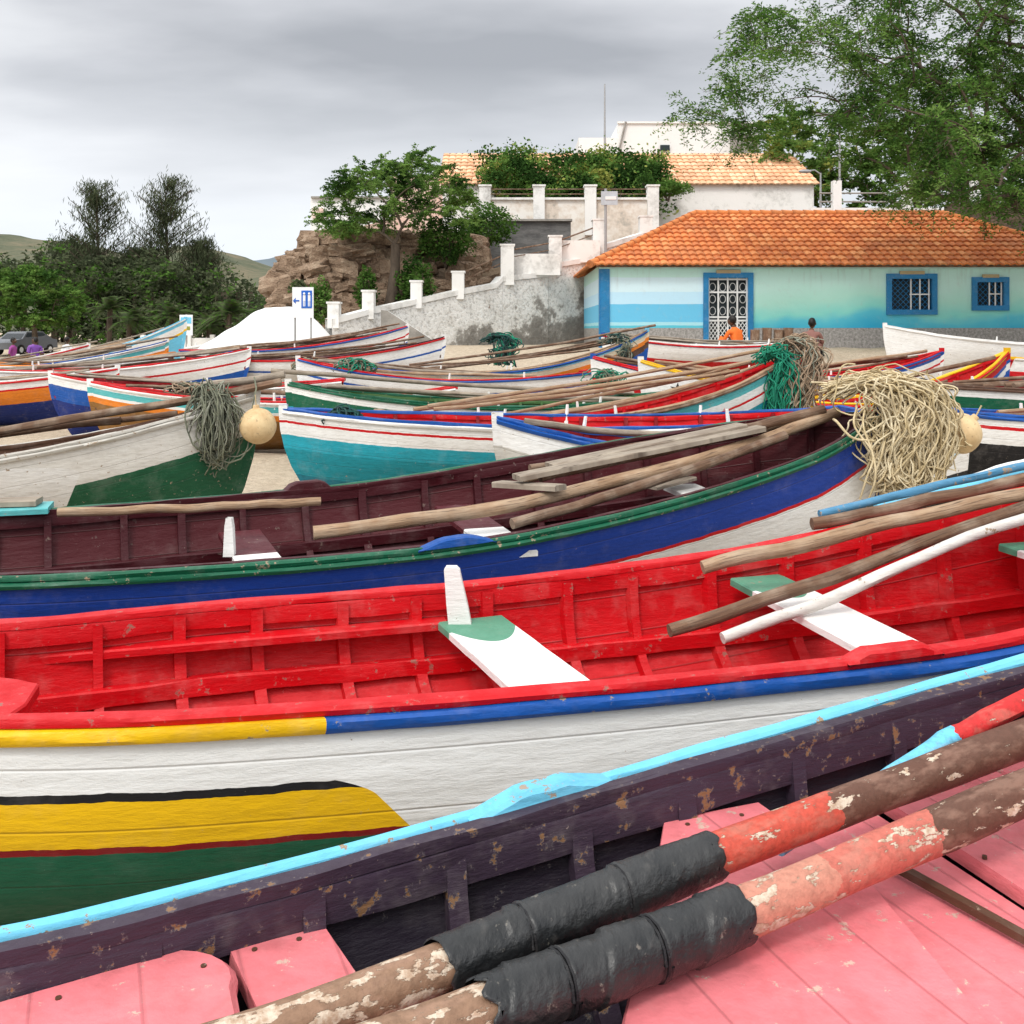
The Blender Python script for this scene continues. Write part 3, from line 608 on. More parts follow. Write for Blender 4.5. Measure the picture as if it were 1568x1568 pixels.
hank([(1.98,6.12,1.40),(2.16,6.06,1.44),(2.30,5.98,1.34),(2.27,5.94,1.14),(2.20,5.93,.92),(2.24,5.94,.84),(2.30,5.94,1.02),(2.32,5.95,1.2)],[(.06,.04,.02),(.06,.06,.02),(.10,.05,.05),(.09,.04,.06),(.07,.03,.07),(.08,.03,.05),(.08,.04,.05),(.07,.04,.05)],110,mY,.0052,6,.018,mbx=big)
hank([(2.1,6.2,1.40),(2.3,6.14,1.44),(2.52,6.1,1.34),(2.60,6.08,1.17),(2.53,6.05,.98),(2.44,6.0,1.03)],[(.06,.04,.02),(.06,.05,.03),(.05,.04,.04),(.04,.03,.05),(.06,.03,.06),(.05,.03,.06)],45,mY,.0052,7,.018,mbx=big)
rr=random.Random(91)
for k in range(70):
    c0=Vector((2.28+rr.gauss(0,.10),5.99+rr.gauss(0,.03),1.24+rr.gauss(0,.09))); a0=rr.uniform(0,6.28); 
    pts=[c0+Vector((math.cos(a0+t*.35)*.10*(1+.3*math.sin(t)),.03*math.sin(t*1.7),math.sin(a0+t*.35)*.13-.004*t)) for t in range(14)]
    big.tube(resample([tuple(p) for p in pts],26),.0052,rr.choice(mY),n=5,cap=False)
big.obj('fishing_net',180)
m_=MB(); 
for dx in (0,.05): m_.tube(resample([(2.02+dx,6.0,1.3),(1.95+dx,5.83,1.2),(2.03,5.76,1.05),(1.98+dx,5.72,.92),(1.95+dx,5.74,.8)],20),.006,nY,n=6,cap=False)
m_.tube(resample([(1.9,6.05,1.22),(1.86,5.85,1.22),(1.92,5.78,1.14),(2.05,5.8,1.12)],14),.008,nY,n=6,cap=False); m_.obj('rope',180)
def buoy(c,r,tilt=(0,0,0)):
    m,nt,b=newmat('buoy_plastic'); o=node(nt,'ShaderNodeTexCoord').outputs['Object']; n=noi(nt,o,9,5); n2=noi(nt,o,50,4)
    cc=mix(nt,ramp(nt,n,[(.4,0),(.7,1)]),(.72,.54,.30),(.54,.36,.18)); cc=mix(nt,ramp(nt,n2,[(.6,0),(.7,.6)]),cc,(.3,.2,.12)); nt.links.new(cc,b.inputs['Base Color']); b.inputs['Roughness'].default_value=.5
    m_=MB(); c=Vector(c); m_.sph(c,r,m,24,16,.03); ax=Vector(tilt).normalized()
    m_.tube([c+ax*r*.93,c+ax*r*1.12,c+ax*r*1.16],lambda f:r*.2*(1-.3*f),m,n=12)
    m_.tube([c+ax*r*1.1,c+ax*r*1.5+Vector((0,0,.03))],.005,nY,n=5); m_.obj('buoy',60)
buoy((2.72,6.22,1.12),.125,(.55,-.2,.7)); buoy((-1.93,7.78,1.02),.138,(-.1,0,1))
net((-2.26,7.75,1.02),(.21,.16,.29),85,[nOl,nOl,nGr],.005,1.05,3)
m_=MB(); m_.tube([(-2.4,7.9,1.32),(-2.0,8.0,1.36),(-1.78,8.02,1.40)],.03,w_gr,n=8); m_.tube([(-1.98,7.8,1.15),(-1.96,7.85,1.3),(-2.0,7.95,1.38)],.006,nOl,n=5); m_.obj('mooring_post',60)
def dn(x,y,z,w,l,ns,mats,th,seed):
    hank([(x-w*.5,y,z-.12),(x-w*.2,y-.04,z),(x+w*.15,y-.08,z-.02),(x+w*.3,y-.12,z-.2),(x+w*.15,y-.14,z-.6*l),(x,y-.14,z-l),(x-w*.1,y-.13,z-.7*l),(x-w*.05,y-.1,z-.3)],[(.10*w+.04,.06,.03)]*3+[(.18*w+.03,.06,.06)]*5,ns,mats,th,seed,.02)
dn(3.34,12.05,1.62,.42,.78,75,[nBr,nBr,nBr,nGr],.008,8); dn(3.08,12.0,1.50,.28,.78,40,[nGn],.009,9)
dn(-.2,20.9,1.62,.5,.55,45,[nDk,nDk,nGn],.011,5); dn(2.0,19.1,1.62,.4,.5,30,[nDk,nOl,nGr],.010,4)
net((-2.7,17.7,1.08),(.35,.25,.16),30,[nGn,nOl],.010,1,6); net((-6.3,22.3,1.05),(.4,.3,.2),30,[nBr,nOl],.012,1,7); net((-3.9,20.2,1.0),(.45,.3,.18),30,[nBr,nOl],.012,1,7)
net((-1.6,9.8,.9),(.2,.2,.12),20,[nDk],.008,1,12); net((1.5,16.6,.95),(.35,.25,.14),25,[nOl,nGn],.010,1,14); net((-4.6,14.5,.9),(.3,.25,.12),22,[nBr,nOl],.009,1,15)
m_=MB(); m_.tube([(2.75+.18*math.cos(a),6.9+.1*math.cos(a),1.22+.2*math.sin(a)) for a in [k*math.pi*1.3/16 for k in range(17)]],.006,pK,n=6); m_.obj('wire_hoop',60)
# ------------------------------------------------------------ house
HX0,HX1,HY0,HY1,HZ0,HZ1=2.6,17.5,30.0,37.0,1.1,3.66
def wallmat():
    m,nt,b=newmat('painted_sea_mural'); o=node(nt,'ShaderNodeTexCoord').outputs['Object']; s=node(nt,'ShaderNodeSeparateXYZ',{0:o})
    w=noi(nt,stretch(nt,o,(.35,1,.6)),1.0,3); w2=noi(nt,o,5,6,.65); z=mth(nt,'ADD',s.outputs[2],mth(nt,'MULTIPLY',mth(nt,'SUBTRACT',w,.5),1.3))
    zr=mth(nt,'DIVIDE',z,5)
    sea=ramp(nt,zr,[(.34,(.03,.36,.58)),(.41,(.10,.50,.62)),(.45,(.24,.66,.60)),(.52,(.42,.74,.64)),(.62,(.52,.79,.72))])
    zr0=mth(nt,'DIVIDE',mth(nt,'ADD',s.outputs[2],mth(nt,'MULTIPLY',mth(nt,'SUBTRACT',noi(nt,o,1.2,3),.5),.06)),5)
    strp=ramp(nt,zr0,[(0,(.10,.50,.62)),(.375,(.36,.68,.76)),(.392,(.14,.50,.74)),(.50,(.48,.72,.86)),(.57,(.60,.78,.84)),(.655,(.52,.78,.72))],'CONSTANT')
    f=mth(nt,'LESS_THAN',s.outputs[0],5.62)
    c=mix(nt,f,sea,strp)
    pl=ramp(nt,noi(nt,o,14,6,.7),[(.35,(.18,.17,.16)),(.65,(.44,.42,.40))])
    c=mix(nt,mth(nt,'LESS_THAN',s.outputs[2],1.80),c,pl)
    c=mix(nt,ramp(nt,w2,[(.55,0),(.75,.4)]),c,mix(nt,.5,c,(.45,.43,.4)))
    drip=noi(nt,stretch(nt,o,(5,5,.5)),1.5,4); c=mix(nt,mth(nt,'MULTIPLY',ramp(nt,drip,[(.55,0),(.75,.35)]),ramp(nt,zr,[(.55,0),(.72,1)])),c,(.25,.22,.18))
    nt.links.new(c,b.inputs['Base Color']); b.inputs['Roughness'].default_value=.85
    nt.links.new(node(nt,'ShaderNodeBump',{'Height':w2,'Strength':.4,'Distance':.03}).outputs[0],b.inputs['Normal']); return m
house=empty('blue_house')
wm=wallmat(); pl_w=rough_mat('white_plaster',[(.3,(.34,.32,.30)),(.40,(.60,.59,.56)),(.50,(.80,.79,.76)),(.8,(.82,.81,.79))],.9)
dark=newmat('dark_interior')[0]; dark.node_tree.nodes['Principled BSDF'].inputs['Base Color'].default_value=(.02,.03,.035,1)
frB=paint('frame_blue',(.02,.20,.44),.3)
ops=[(5.74,6.92,1.1,3.28),(11.1,12.3,2.33,3.25),(13.6,14.4,2.45,3.15)]
mb=MB()
xs=sorted(set([HX0,HX1]+[v for q in ops for v in q[:2]])); zs=sorted(set([HZ0,HZ1]+[v for q in ops for v in q[2:]]))
for i in range(len(xs)-1):
    for j in range(len(zs)-1):
        cx=(xs[i]+xs[i+1])/2; cz=(zs[j]+zs[j+1])/2
        if any(q[0]<cx<q[1] and q[2]<cz<q[3] for q in ops): continue
        mb.face([(xs[i],HY0,zs[j]),(xs[i+1],HY0,zs[j]),(xs[i+1],HY0,zs[j+1]),(xs[i],HY0,zs[j+1])],wm)
for x in (HX0,HX1): mb.face([(x,HY0,HZ0),(x,HY1,HZ0),(x,HY1,HZ1),(x,HY0,HZ1)],wm)
mb.face([(HX0,HY1,HZ0),(HX1,HY1,HZ0),(HX1,HY1,HZ1),(HX0,HY1,HZ1)],wm)
for x0,x1,z0,z1 in ops:
    y1=HY0+.22
    mb.face([(x0,HY0,z0),(x0,y1,z0),(x0,y1,z1),(x0,HY0,z1)],frB); mb.face([(x1,HY0,z0),(x1,y1,z0),(x1,y1,z1),(x1,HY0,z1)],frB)
    mb.face([(x0,HY0,z1),(x1,HY0,z1),(x1,y1,z1),(x0,y1,z1)],frB); mb.face([(x0,HY0,z0),(x1,HY0,z0),(x1,y1,z0),(x0,y1,z0)],frB)
    mb.face([(x0,y1,z0),(x1,y1,z0),(x1,y1,z1),(x0,y1,z1)],dark)
mb.obj('walls',0,house)
mb=MB(); mb.box((2.73,29.985,2.38),(.26,.05,2.5),frB); mb.box((2.585,30.14,2.38),(.05,.3,2.5),frB)
for x0,x1,z0,z1 in ops:
    w=.15
    mb.box((x0-w/2+.01,29.97,(z0+z1)/2),(w,.08,z1-z0),frB); mb.box((x1+w/2-.01,29.97,(z0+z1)/2),(w,.08,z1-z0),frB)
    mb.box(((x0+x1)/2,29.968,z1+w/2-.01),(x1-x0+2*w-.02,.082,w),frB)
    if z0>2: mb.box(((x0+x1)/2,29.965,z0-w/2+.01),(x1-x0+2*w-.02,.09,w),frB)
    mb.box(((x0+x1)/2,29.95,z1+.17),((x1-x0)*.6,.06,.10),paint('lintel_tan',(.45,.36,.2),.4))
mb.obj('frames',0,house)
mb=MB(); gw=paint('gate_white',(.76,.78,.78),.2)
x0,x1,z0,z1=ops[0]
for k in range(5): mb.box((x0+.03+k*(x1-x0-.06)/4,30.05,2.2),(.045,.03,2.14),gw)
for z in (1.17,2.02,2.12,2.85,3.23): mb.box(((x0+x1)/2,30.052,z),(x1-x0,.04,.05),gw)
for h in range(2):
    xa=x0+h*(x1-x0)/2
    for k in range(-6,10):
        for sg in (1,-1):
            xA=xa+k*.11; L_=[(xA+.86*sg*.7*t,1.17+.86*t) for t in [i/20 for i in range(21)]]; L_=[q for q in L_ if xa<q[0]<xa+(x1-x0)/2]
            if len(L_)>1: mb.tube([(L_[0][0],30.06,L_[0][1]),(L_[-1][0],30.06,L_[-1][1])],.013,gw,n=4,cap=False)
for h in range(4):
    for z in (2.3,2.65,3.0):
        cx=x0+(h+.5)*(x1-x0)/4; mb.tube([(cx+.09*math.cos(a),30.06,z+.12*math.sin(a)) for a in [i*math.pi/5 for i in range(11)]],.009,gw,n=4,cap=False)
mb.obj('door_gate',0,house)
mb=MB()
for (x0,x1,z0,z1) in ops[1:]:
    for k in range(-8,14):
        for sg in (1,-1):
            L_=[(x0+k*.16+(t*(z1-z0))*sg,z0+t*(z1-z0)) for t in [i/24 for i in range(25)]]; L_=[q for q in L_ if x0<q[0]<x1]
            if len(L_)>1: mb.tube([(L_[0][0],30.1,L_[0][1]),(L_[-1][0],30.1,L_[-1][1])],.009,frB,n=4,cap=False)
    for k in range(3): mb.box((x0+(x1-x0)*(.5+.22*k),30.04,(z0+z1)/2),(.035,.03,z1-z0),gw)
    mb.box((x0+(x1-x0)*.72,30.045,(z0+z1)/2),((x1-x0)*.5,.03,.035),gw)
mb.obj('window_grilles',0,house)
def tilemat(name,cols,dirt=(.34,.18,.10)):
    m,nt,b=newmat(name); o=node(nt,'ShaderNodeTexCoord').outputs['Object']; uv=node(nt,'ShaderNodeUVMap').outputs[0]
    fl=node(nt,'ShaderNodeVectorMath',{0:uv},operation='FLOOR').outputs[0]
    wn=node(nt,'ShaderNodeTexWhiteNoise',{'Vector':fl}).outputs[0]; n=noi(nt,o,.8,5); n2=noi(nt,o,11,4)
    c=ramp(nt,wn,cols); c=mix(nt,ramp(nt,n,[(.5,0),(.75,.4)]),c,dirt); c=mix(nt,ramp(nt,n2,[(.6,0),(.75,.4)]),c,(.24,.13,.09))
    fr=mth(nt,'FRACT',node(nt,'ShaderNodeSeparateXYZ',{0:uv}).outputs[0]); c=mix(nt,ramp(nt,fr,[(0,.5),(.12,0),(.88,0),(1,.5)]),c,(.2,.08,.04))
    nt.links.new(c,b.inputs['Base Color']); b.inputs['Roughness'].default_value=.85; return m
tile=tilemat('clay_tile',[(0,(.50,.15,.05)),(.3,(.63,.20,.065)),(.7,(.70,.24,.075)),(1,(.76,.33,.13))])
def roof_slope(mb,E0,E1,R0,R1,mat,per=.23,row=.36,amp=.045):
    E0,E1,R0,R1=map(Vector,(E0,E1,R0,R1)); ex=(E1-E0).normalized(); L=(E1-E0).length
    a0=(R0-E0).dot(ex); a1=(R1-E0).dot(ex); upv=(R0-E0)-ex*a0; S=upv.length; up=upv.normalized(); nr=ex.cross(up)
    if nr.z<0: nr=-nr
    nrow=int(S/row)+1; n=max(4,int(L/per*6))
    for r in range(nrow):
        w0=r*row; w1=min(S,(r+1)*row)
        f0=w0/S; f1=w1/S; A=[];B=[];ua=[]
        for i in range(n+1):
            x=L*i/n
            xs0=min(max(x,a0*f0),L+(a1-L)*f0); xs1=min(max(x,a0*f1),L+(a1-L)*f1)
            c=lambda q: amp*abs(math.sin(math.pi*q/per))
            jit=.016*noise.noise(Vector((math.floor(x/per)*3.3,r*7.7,0)))
            A.append(E0+ex*xs0+up*(w0+jit)+nr*(c(xs0)+.055)); B.append(E0+ex*xs1+up*w1+nr*c(xs1)); ua.append(x/per)
        mb.grid([[q-nr*.055 for q in A],A,B],mat,[[(u,r+.1) for u in ua],[(u,r+.2) for u in ua],[(u,r+.9) for u in ua]])
mb=MB(); ov=.35; ex0,ex1,ey0,ey1,ez=HX0-ov,HX1+ov,HY0-ov,HY1+ov,3.60; ry=33.5; rz=5.52
roof_slope(mb,(ex0,ey0,ez),(ex1,ey0,ez),(6.0,ry,rz),(14.1,ry,rz),tile)
roof_slope(mb,(ex1,ey1,ez),(ex0,ey1,ez),(14.1,ry,rz),(6.0,ry,rz),tile,row=.8)
roof_slope(mb,(ex0,ey1,ez),(ex0,ey0,ez),(6.0,ry,rz),(6.0,ry,rz),tile); roof_slope(mb,(ex1,ey0,ez),(ex1,ey1,ez),(14.1,ry,rz),(14.1,ry,rz),tile)
for a,b in (((6.0,ry,rz+.04),(14.1,ry,rz+.04)),((ex0,ey0,ez+.05),(6.0,ry,rz+.05)),((ex1,ey0,ez+.05),(14.1,ry,rz+.05)),((ex0,ey1,ez+.05),(6,ry,rz+.05)),((ex1,ey1,ez+.05),(14.1,ry,rz+.05))):
    a=Vector(a);b=Vector(b); n=int((b-a).length/.35)
    for k in range(n):
        p=a.lerp(b,k/n); q=a.lerp(b,(k+1.1)/n); mb.tube([p,q],lambda f:.12-.03*f,tile,n=10)
mb.obj('tiled_roof',60,house)
mb=MB(); mb.box(((HX0+HX1)/2,HY0-.02,3.58),(HX1-HX0+.1,.14,.10),paint('eave_aqua',(.5,.76,.72),.3)); mb.box(((HX0+HX1)/2,HY0-.12,3.60),(HX1-HX0+.3,.1,.05),w_br); mb.obj('cornice',0,house)
# ------------------------------------------------------------ stepped wall with pillars
WT=[(-5.56,31.05,2.05),(-4.57,32.0,2.36),(-3.26,33.2,2.70),(-1.84,34.3,3.06),(-.65,35.25,3.32),(-.43,35.4,3.56),(1.19,36.6,3.78),(1.31,36.7,4.09),(2.91,37.75,4.40),(2.99,37.8,4.76),(4.74,38.9,5.35),(5.69,39.5,5.65),(19,39.9,5.7)]
def wy(x):
    if x<=WT[0][0]: return 31.05,max(1.0,2.05+(x+5.56)*.6)
    for a,b in zip(WT,WT[1:]):
        if x<=b[0]:
            f=(x-a[0])/(b[0]-a[0]); return a[1]+(b[1]-a[1])*f,a[2]+(b[2]-a[2])*f
    return WT[-1][1],WT[-1][2]
def stuccomat():
    m,nt,b=newmat('weathered_stucco'); o=node(nt,'ShaderNodeTexCoord').outputs['Object']; s=node(nt,'ShaderNodeSeparateXYZ',{0:o})
    n=noi(nt,o,.9,8,.68); n2=noi(nt,o,9,6,.7)
    a=mth(nt,'ADD',n,mth(nt,'MULTIPLY',mth(nt,'SUBTRACT',mth(nt,'SUBTRACT',s.outputs[2],mth(nt,'MULTIPLY',s.outputs[0],.26)),2.35),.15))
    c=ramp(nt,a,[(.36,(.20,.185,.165)),(.43,(.34,.32,.29)),(.46,(.72,.70,.66)),(.58,(.83,.82,.79))])
    c=mix(nt,ramp(nt,n2,[(.40,.5),(.50,0)]),c,(.28,.26,.23)); nt.links.new(c,b.inputs['Base Color']); b.inputs['Roughness'].default_value=.95
    nt.links.new(node(nt,'ShaderNodeBump',{'Height':mth(nt,'ADD',n,n2),'Strength':.8,'Distance':.08}).outputs[0],b.inputs['Normal']); return m
stc=stuccomat()
mb=MB()
for a,b in zip(WT[:-1],WT[1:-1]):
    A=Vector(a);B=Vector(b); d=(B-A); d.z=0; s=d.cross(Vector((0,0,1))).normalized()*.18; n=6
    for k in range(n):
        P=A.lerp(B,k/n);Q=A.lerp(B,(k+1)/n)
        col=lambda p,z: Vector((p.x,p.y,z))
        mb.grid([[col(P+s,.6),col(Q+s,.6)],[col(P+s,P.z),col(Q+s,Q.z)],[col(P-s,P.z),col(Q-s,Q.z)],[col(P-s,1),col(Q-s,1)]],stc)
        s2=s*1.25; mb.grid([[col(P+s2,P.z-.14),col(Q+s2,Q.z-.14)],[col(P+s2,P.z+.035),col(Q+s2,Q.z+.035)],[col(P-s2,P.z+.035),col(Q-s2,Q.z+.035)]],pl_w)
mb.obj('stucco_retaining_wall',0)
mb=MB()
for x,zt_,w in ((-5.41,2.55,.34),(-4.48,2.94,.36),(-3.1,3.30,.36),(-1.8,3.66,.40),(-.16,4.66,.46),(1.55,5.08,.46),(3.22,5.79,.48),(5.09,6.04,.46)):
    y,zb=wy(x); mb.box((x,y-.02,(zt_+zb)/2-.15),(w,w+.12,zt_-zb+.3),pl_w); mb.box((x,y-.02,zt_+.02),(w+.07,w+.16,.06),pl_w)
mb.box((.75,36.2,4.05),(1.9,.3,.75),pl_w); mb.box((2.4,37.35,4.6),(1.6,.3,.8),pl_w)
mb.obj('wall_pillars',0)
mb=MB()
for x0_,x1_,z0_,z1_ in ((-.16,1.55,4.5,4.9),(1.55,3.22,4.9,5.6),(-1.8,-.16,3.6,4.4)):
    mb.tube([(x0_,wy(x0_)[0],z0_),(x1_,wy(x1_)[0],z1_)],.03,w_br,n=6); mb.tube([(x0_,wy(x0_)[0],z0_-.25),(x1_,wy(x1_)[0],z1_-.25)],.02,w_br,n=6)
mb.obj('handrail',30)
mb=MB(); conc=rough_mat('concrete',[(.3,(.17,.16,.145)),(.6,(.34,.32,.29)),(.8,(.42,.40,.36))],2)
for k in range(8): mb.box((-3.7+k*.2,31.55,1.05+(1.05-.13*k)/2),(.2,1.3,1.05-.13*k),conc)
A=[(-3.95,30.85,2.35),(-3.75,30.85,2.32),(-2.1,30.85,1.25),(-2.25,30.85,1.0),(-3.95,30.85,1.0)]
mb.face(A,conc); mb.face([(x,y+.22,z) for x,y,z in A][::-1],conc)
for i in range(5):
    j=(i+1)%5; mb.face([A[i],A[j],(A[j][0],31.07,A[j][2]),(A[i][0],31.07,A[i][2])],pl_w)
mb.obj('stone_steps',0)
mb=MB(); hill_m=rough_mat('hill_earth',[(.3,(.12,.085,.055)),(.5,(.24,.17,.11)),(.7,(.34,.26,.18))],.9,1,.3)
offs=[.25,1.2,2.5,4,5.5,7,9,12,18,30,60]; rows=[]
for k in range(120):
    x=-9.6+.35*k if k<60 else 11.4+.9*(k-60)
    y0,z0=wy(x); T=.3+5.3*ss(-8.6,-6.6,x); row=[]
    for d in offs:
        z=(z0-.3)+(T-(z0-.3))*ss(2.5,7.5,d); z+=.5*noise.noise(Vector((x*.5,d*.4,0)))*ss(0,4,d)*ss(-9,-7,x); row.append(Vector((x,y0+d,z)))
    rows.append(row)
mb.grid(rows,hill_m); mb.obj('hillside',180)
mb=MB(); rock=rough_mat('rock',[(.3,(.13,.085,.055)),(.5,(.34,.235,.16)),(.7,(.52,.40,.29))],2.2,1.0,.3)
rr=random.Random(3)
for k in range(170):
    lay=rr.randint(0,5); x=rr.uniform(-8.2+lay*.12,-1.4); y=34.6+rr.uniform(-.5,.6)+lay*.42+max(0,(x+5)*.25); z=2.1+lay*.55+rr.uniform(-.15,.15); q=rr.uniform(.6,1.25); s=Vector((rr.uniform(.3,.8)*q,.65,rr.uniform(.2,.42)*q))
    rows=[]; nu,nv=16,11; c=Vector((x,y,z)); sd=rr.random()*90; rot=rr.uniform(-.3,.3)
    for i in range(nv+1):
        th=math.pi*i/nv; row=[]
        for j in range(nu):
            ph=2*math.pi*j/nu; d=Vector((math.sin(th)*math.cos(ph),math.sin(th)*math.sin(ph),math.cos(th)))
            f=max(abs(d.x),abs(d.y),abs(d.z))**-.9; f*=1+.3*noise.noise(d*1.8+Vector((sd,0,0)))+.15*noise.noise(d*5+Vector((0,sd,0)))
            v=Vector((d.x*s.x,d.y*s.y,d.z*s.z))*f; row.append(c+Vector((v.x*math.cos(rot)-v.z*math.sin(rot),v.y,v.x*math.sin(rot)+v.z*math.cos(rot))))
        rows.append(row)
    mb.grid(rows,rock,cv=True)
mb.obj('rock_outcrop',20)
mb=MB(); dkc=rough_mat('dark_block_wall',[(.3,(.06,.06,.06)),(.6,(.17,.165,.16)),(.8,(.27,.26,.25))],1.2,vec=(1,1,3))
mb.box((.15,40.2,5.0),(4.3,.3,2.0),dkc); mb.box((-1.0,40.0,4.6),(2.0,.35,1.6),dkc); mb.box((.15,40.15,6.03),(4.4,.5,.08),conc); mb.box((-1.55,39.7,4.2),(.8,.5,2.6),dkc); mb.obj('block_wall',0)
mb=MB(); up=rough_mat('peach_plaster',[(.32,(.34,.32,.28)),(.43,(.66,.57,.48)),(.55,(.80,.76,.70)),(.8,(.82,.81,.78))],.8)
mb.box((2.3,42,6.2),(7.0,.3,1.8),up); mb.box((2.3,41.95,7.1),(7.1,.42,.09),pl_w)
for x in (-1.1,1.1,3.2,5.75): mb.box((x,41.9,6.6),(.46,.5,2.0),pl_w); mb.box((x,41.9,7.62),(.54,.58,.07),pl_w)
for z in (7.3,7.5): mb.tube([(-1.1,41.9,z),(5.75,41.9,z)],.02,w_br,n=5)
mb.obj('terrace_wall',0)
hb_=empty('terrace_house'); mb=MB(); mb.box((5.2,47.5,7.1),(16.6,3.4,2.3),pl_w); mb.box((1.8,45.77,7.3),(5.2,.06,1.0),dark); mb.box((4.2,45.76,6.8),(.9,.06,1.8),w_br); mb.obj('walls',0,hb_)
mb=MB(); tile2=tilemat('old_tile',[(0,(.66,.38,.22)),(.5,(.78,.46,.27)),(1,(.84,.58,.38))]); roof_slope(mb,(-3.3,45.6,8.2),(13.7,45.6,8.2),(-3.3,49.5,10.25),(13.5,49.5,10.25),tile2,per=.3,row=.5); roof_slope(mb,(13.7,53,8.2),(-3.3,53,8.2),(13.5,49.5,10.25),(-3.3,49.5,10.25),tile2,per=.3,row=1.2)
mb.face([(13.5,46,8.2),(13.5,52.6,8.2),(13.45,49.5,10.2)],pl_w); mb.face([(-3.2,46,8.2),(-3.2,52.6,8.2),(-3.2,49.5,10.2)],pl_w)
mb.obj('tiled_roof',60,hb_)
wb=empty('white_building'); mb=MB(); wp=rough_mat('old_white_plaster',[(.28,(.40,.38,.36)),(.35,(.76,.76,.74)),(.8,(.84,.84,.83))],.9)
mb.box((9.5,57,10),(7.6,4,5.7),wp); mb.box((4.7,57.2,9.8),(2.2,4,4.6),wp); mb.box((9.5,54.98,12.87),(7.7,.15,.10),wp); mb.box((12.45,54.9,11.7),(1.5,.3,1.0),conc)
mb.tube([(5.6,54.9,10.8),(6.1,54.9,12.9)],.06,conc,n=6); mb.box((8.2,54.9,11.5),(.5,.1,.3),dark); mb.obj('walls',0,wb)
ph=empty('pale_house'); mb=MB(); pk2=rough_mat('pink_plaster',[(.3,(.42,.30,.25)),(.5,(.72,.50,.42)),(.62,(.78,.62,.56)),(.8,(.82,.78,.74))],.5)
mb.box((-7.3,49,6.2),(3.9,4,3.2),wp); mb.face([(-9.26,46.97,4.6),(-5.4,46.97,4.6),(-5.4,46.97,6.9),(-7.2,46.97,6.4),(-8.2,46.97,5.6)],pk2)
mb.box((-7.2,46.95,7.82),(4.0,.2,.08),conc); mb.box((-4.2,49,6.6),(2.6,4,4.4),pk2); mb.box((-8.9,46.93,7.1),(.5,.1,.45),pk2); mb.obj('walls',0,ph)
mb=MB()
for x in (13.3,16.2,19.0,22): mb.box((x,42,7.2),(.34,.34,1.3),wp)
for z in (7.0,7.35): mb.tube([(12.6,42,z),(24,42,z)],.035,conc,n=6)
mb.box((18,42.1,6.4),(11.5,.25,.7),pl_w); mb.obj('terrace_fence',0)
mb=MB(); mb.box((22,39.5,3.8),(10.5,.4,5.6),rough_mat('dark_stone',[(.3,(.04,.03,.025)),(.6,(.13,.09,.065)),(.8,(.2,.15,.11))],1.5,1,.2)); mb.obj('stone_wall',0)
galv=paint('galv',(.35,.36,.37),.1)
def lamp(x,y,z0,z1,arm=.8):
    m_=MB(); m_.tube([(x,y,z0),(x,y,z1)],lambda f:.06-.025*f,galv,n=8)
    if arm: m_.tube([(x,y,z1-.05),(x-arm*.5,y,z1+.12),(x-arm,y,z1+.1)],.03,galv,n=6); m_.sph((x-arm-.15,y,z1+.07),(.28,.12,.08),galv,10,6)
    return m_.obj('street_lamp' if arm else 'antenna_mast',60)
lamp(13.6,42.5,6.0,10.6,.6); lamp(12.9,42.8,6,8.3,.5); lamp(5.0,55.2,11.5,15.0,0)
m_=MB(); m_.tube([(3.42,37.4,1.2),(3.42,37.4,6.9)],.05,galv,n=8); m_.box((3.55,37.35,6.55),(.6,.04,.5),paint('sign_grey',(.5,.55,.6),.1)); m_.box((3.6,37.32,6.55),(.4,.02,.12),wp); m_.obj('street_sign',0)
# ------------------------------------------------------------ toilet sign
m_=MB(); sw=paint('sign_white',(.80,.81,.82),.05,dirt=.1); sb=paint('sign_blue',(.02,.12,.5),.05,dirt=.1); y=29.0
m_.tube([(-6.15,y+.04,.6),(-6.15,y+.04,2.95)],.03,galv,n=8); m_.tube([(-5.70,y+.04,.6),(-5.70,y+.04,2.95)],.025,galv,n=8)
m_.box((-5.92,y,2.52),(.60,.03,.87),sw); m_.box((-5.81,y-.02,2.61),(.3,.012,.5),sb)
for x in (-5.88,-5.74):
    m_.sph((x,y-.03,2.77),.035,sw,8,6); m_.box((x,y-.03,2.65),(.07,.01,.16),sw); m_.box((x-.02,y-.03,2.49),(.022,.01,.16),sw); m_.box((x+.02,y-.03,2.49),(.022,.01,.16),sw)
m_.box((-6.10,y-.02,2.57),(.16,.012,.04),sb); m_.face([(-6.12,y-.022,2.66),(-6.2,y-.022,2.57),(-6.12,y-.022,2.48)],sb); m_.obj('toilet_sign',0)
m_=MB(); y=33; m_.tube([(-10.5,y+.03,.1),(-10.5,y+.03,2.25)],.03,conc,n=8); m_.box((-10.5,y,1.9),(.42,.03,.66),sw); m_.box((-10.5,y-.02,2.05),(.34,.012,.2),pS);m_.box((-10.52,y-.02,1.8),(.3,.012,.12),paint('olive',(.3,.3,.05),.1)); m_.obj('information_sign',0)
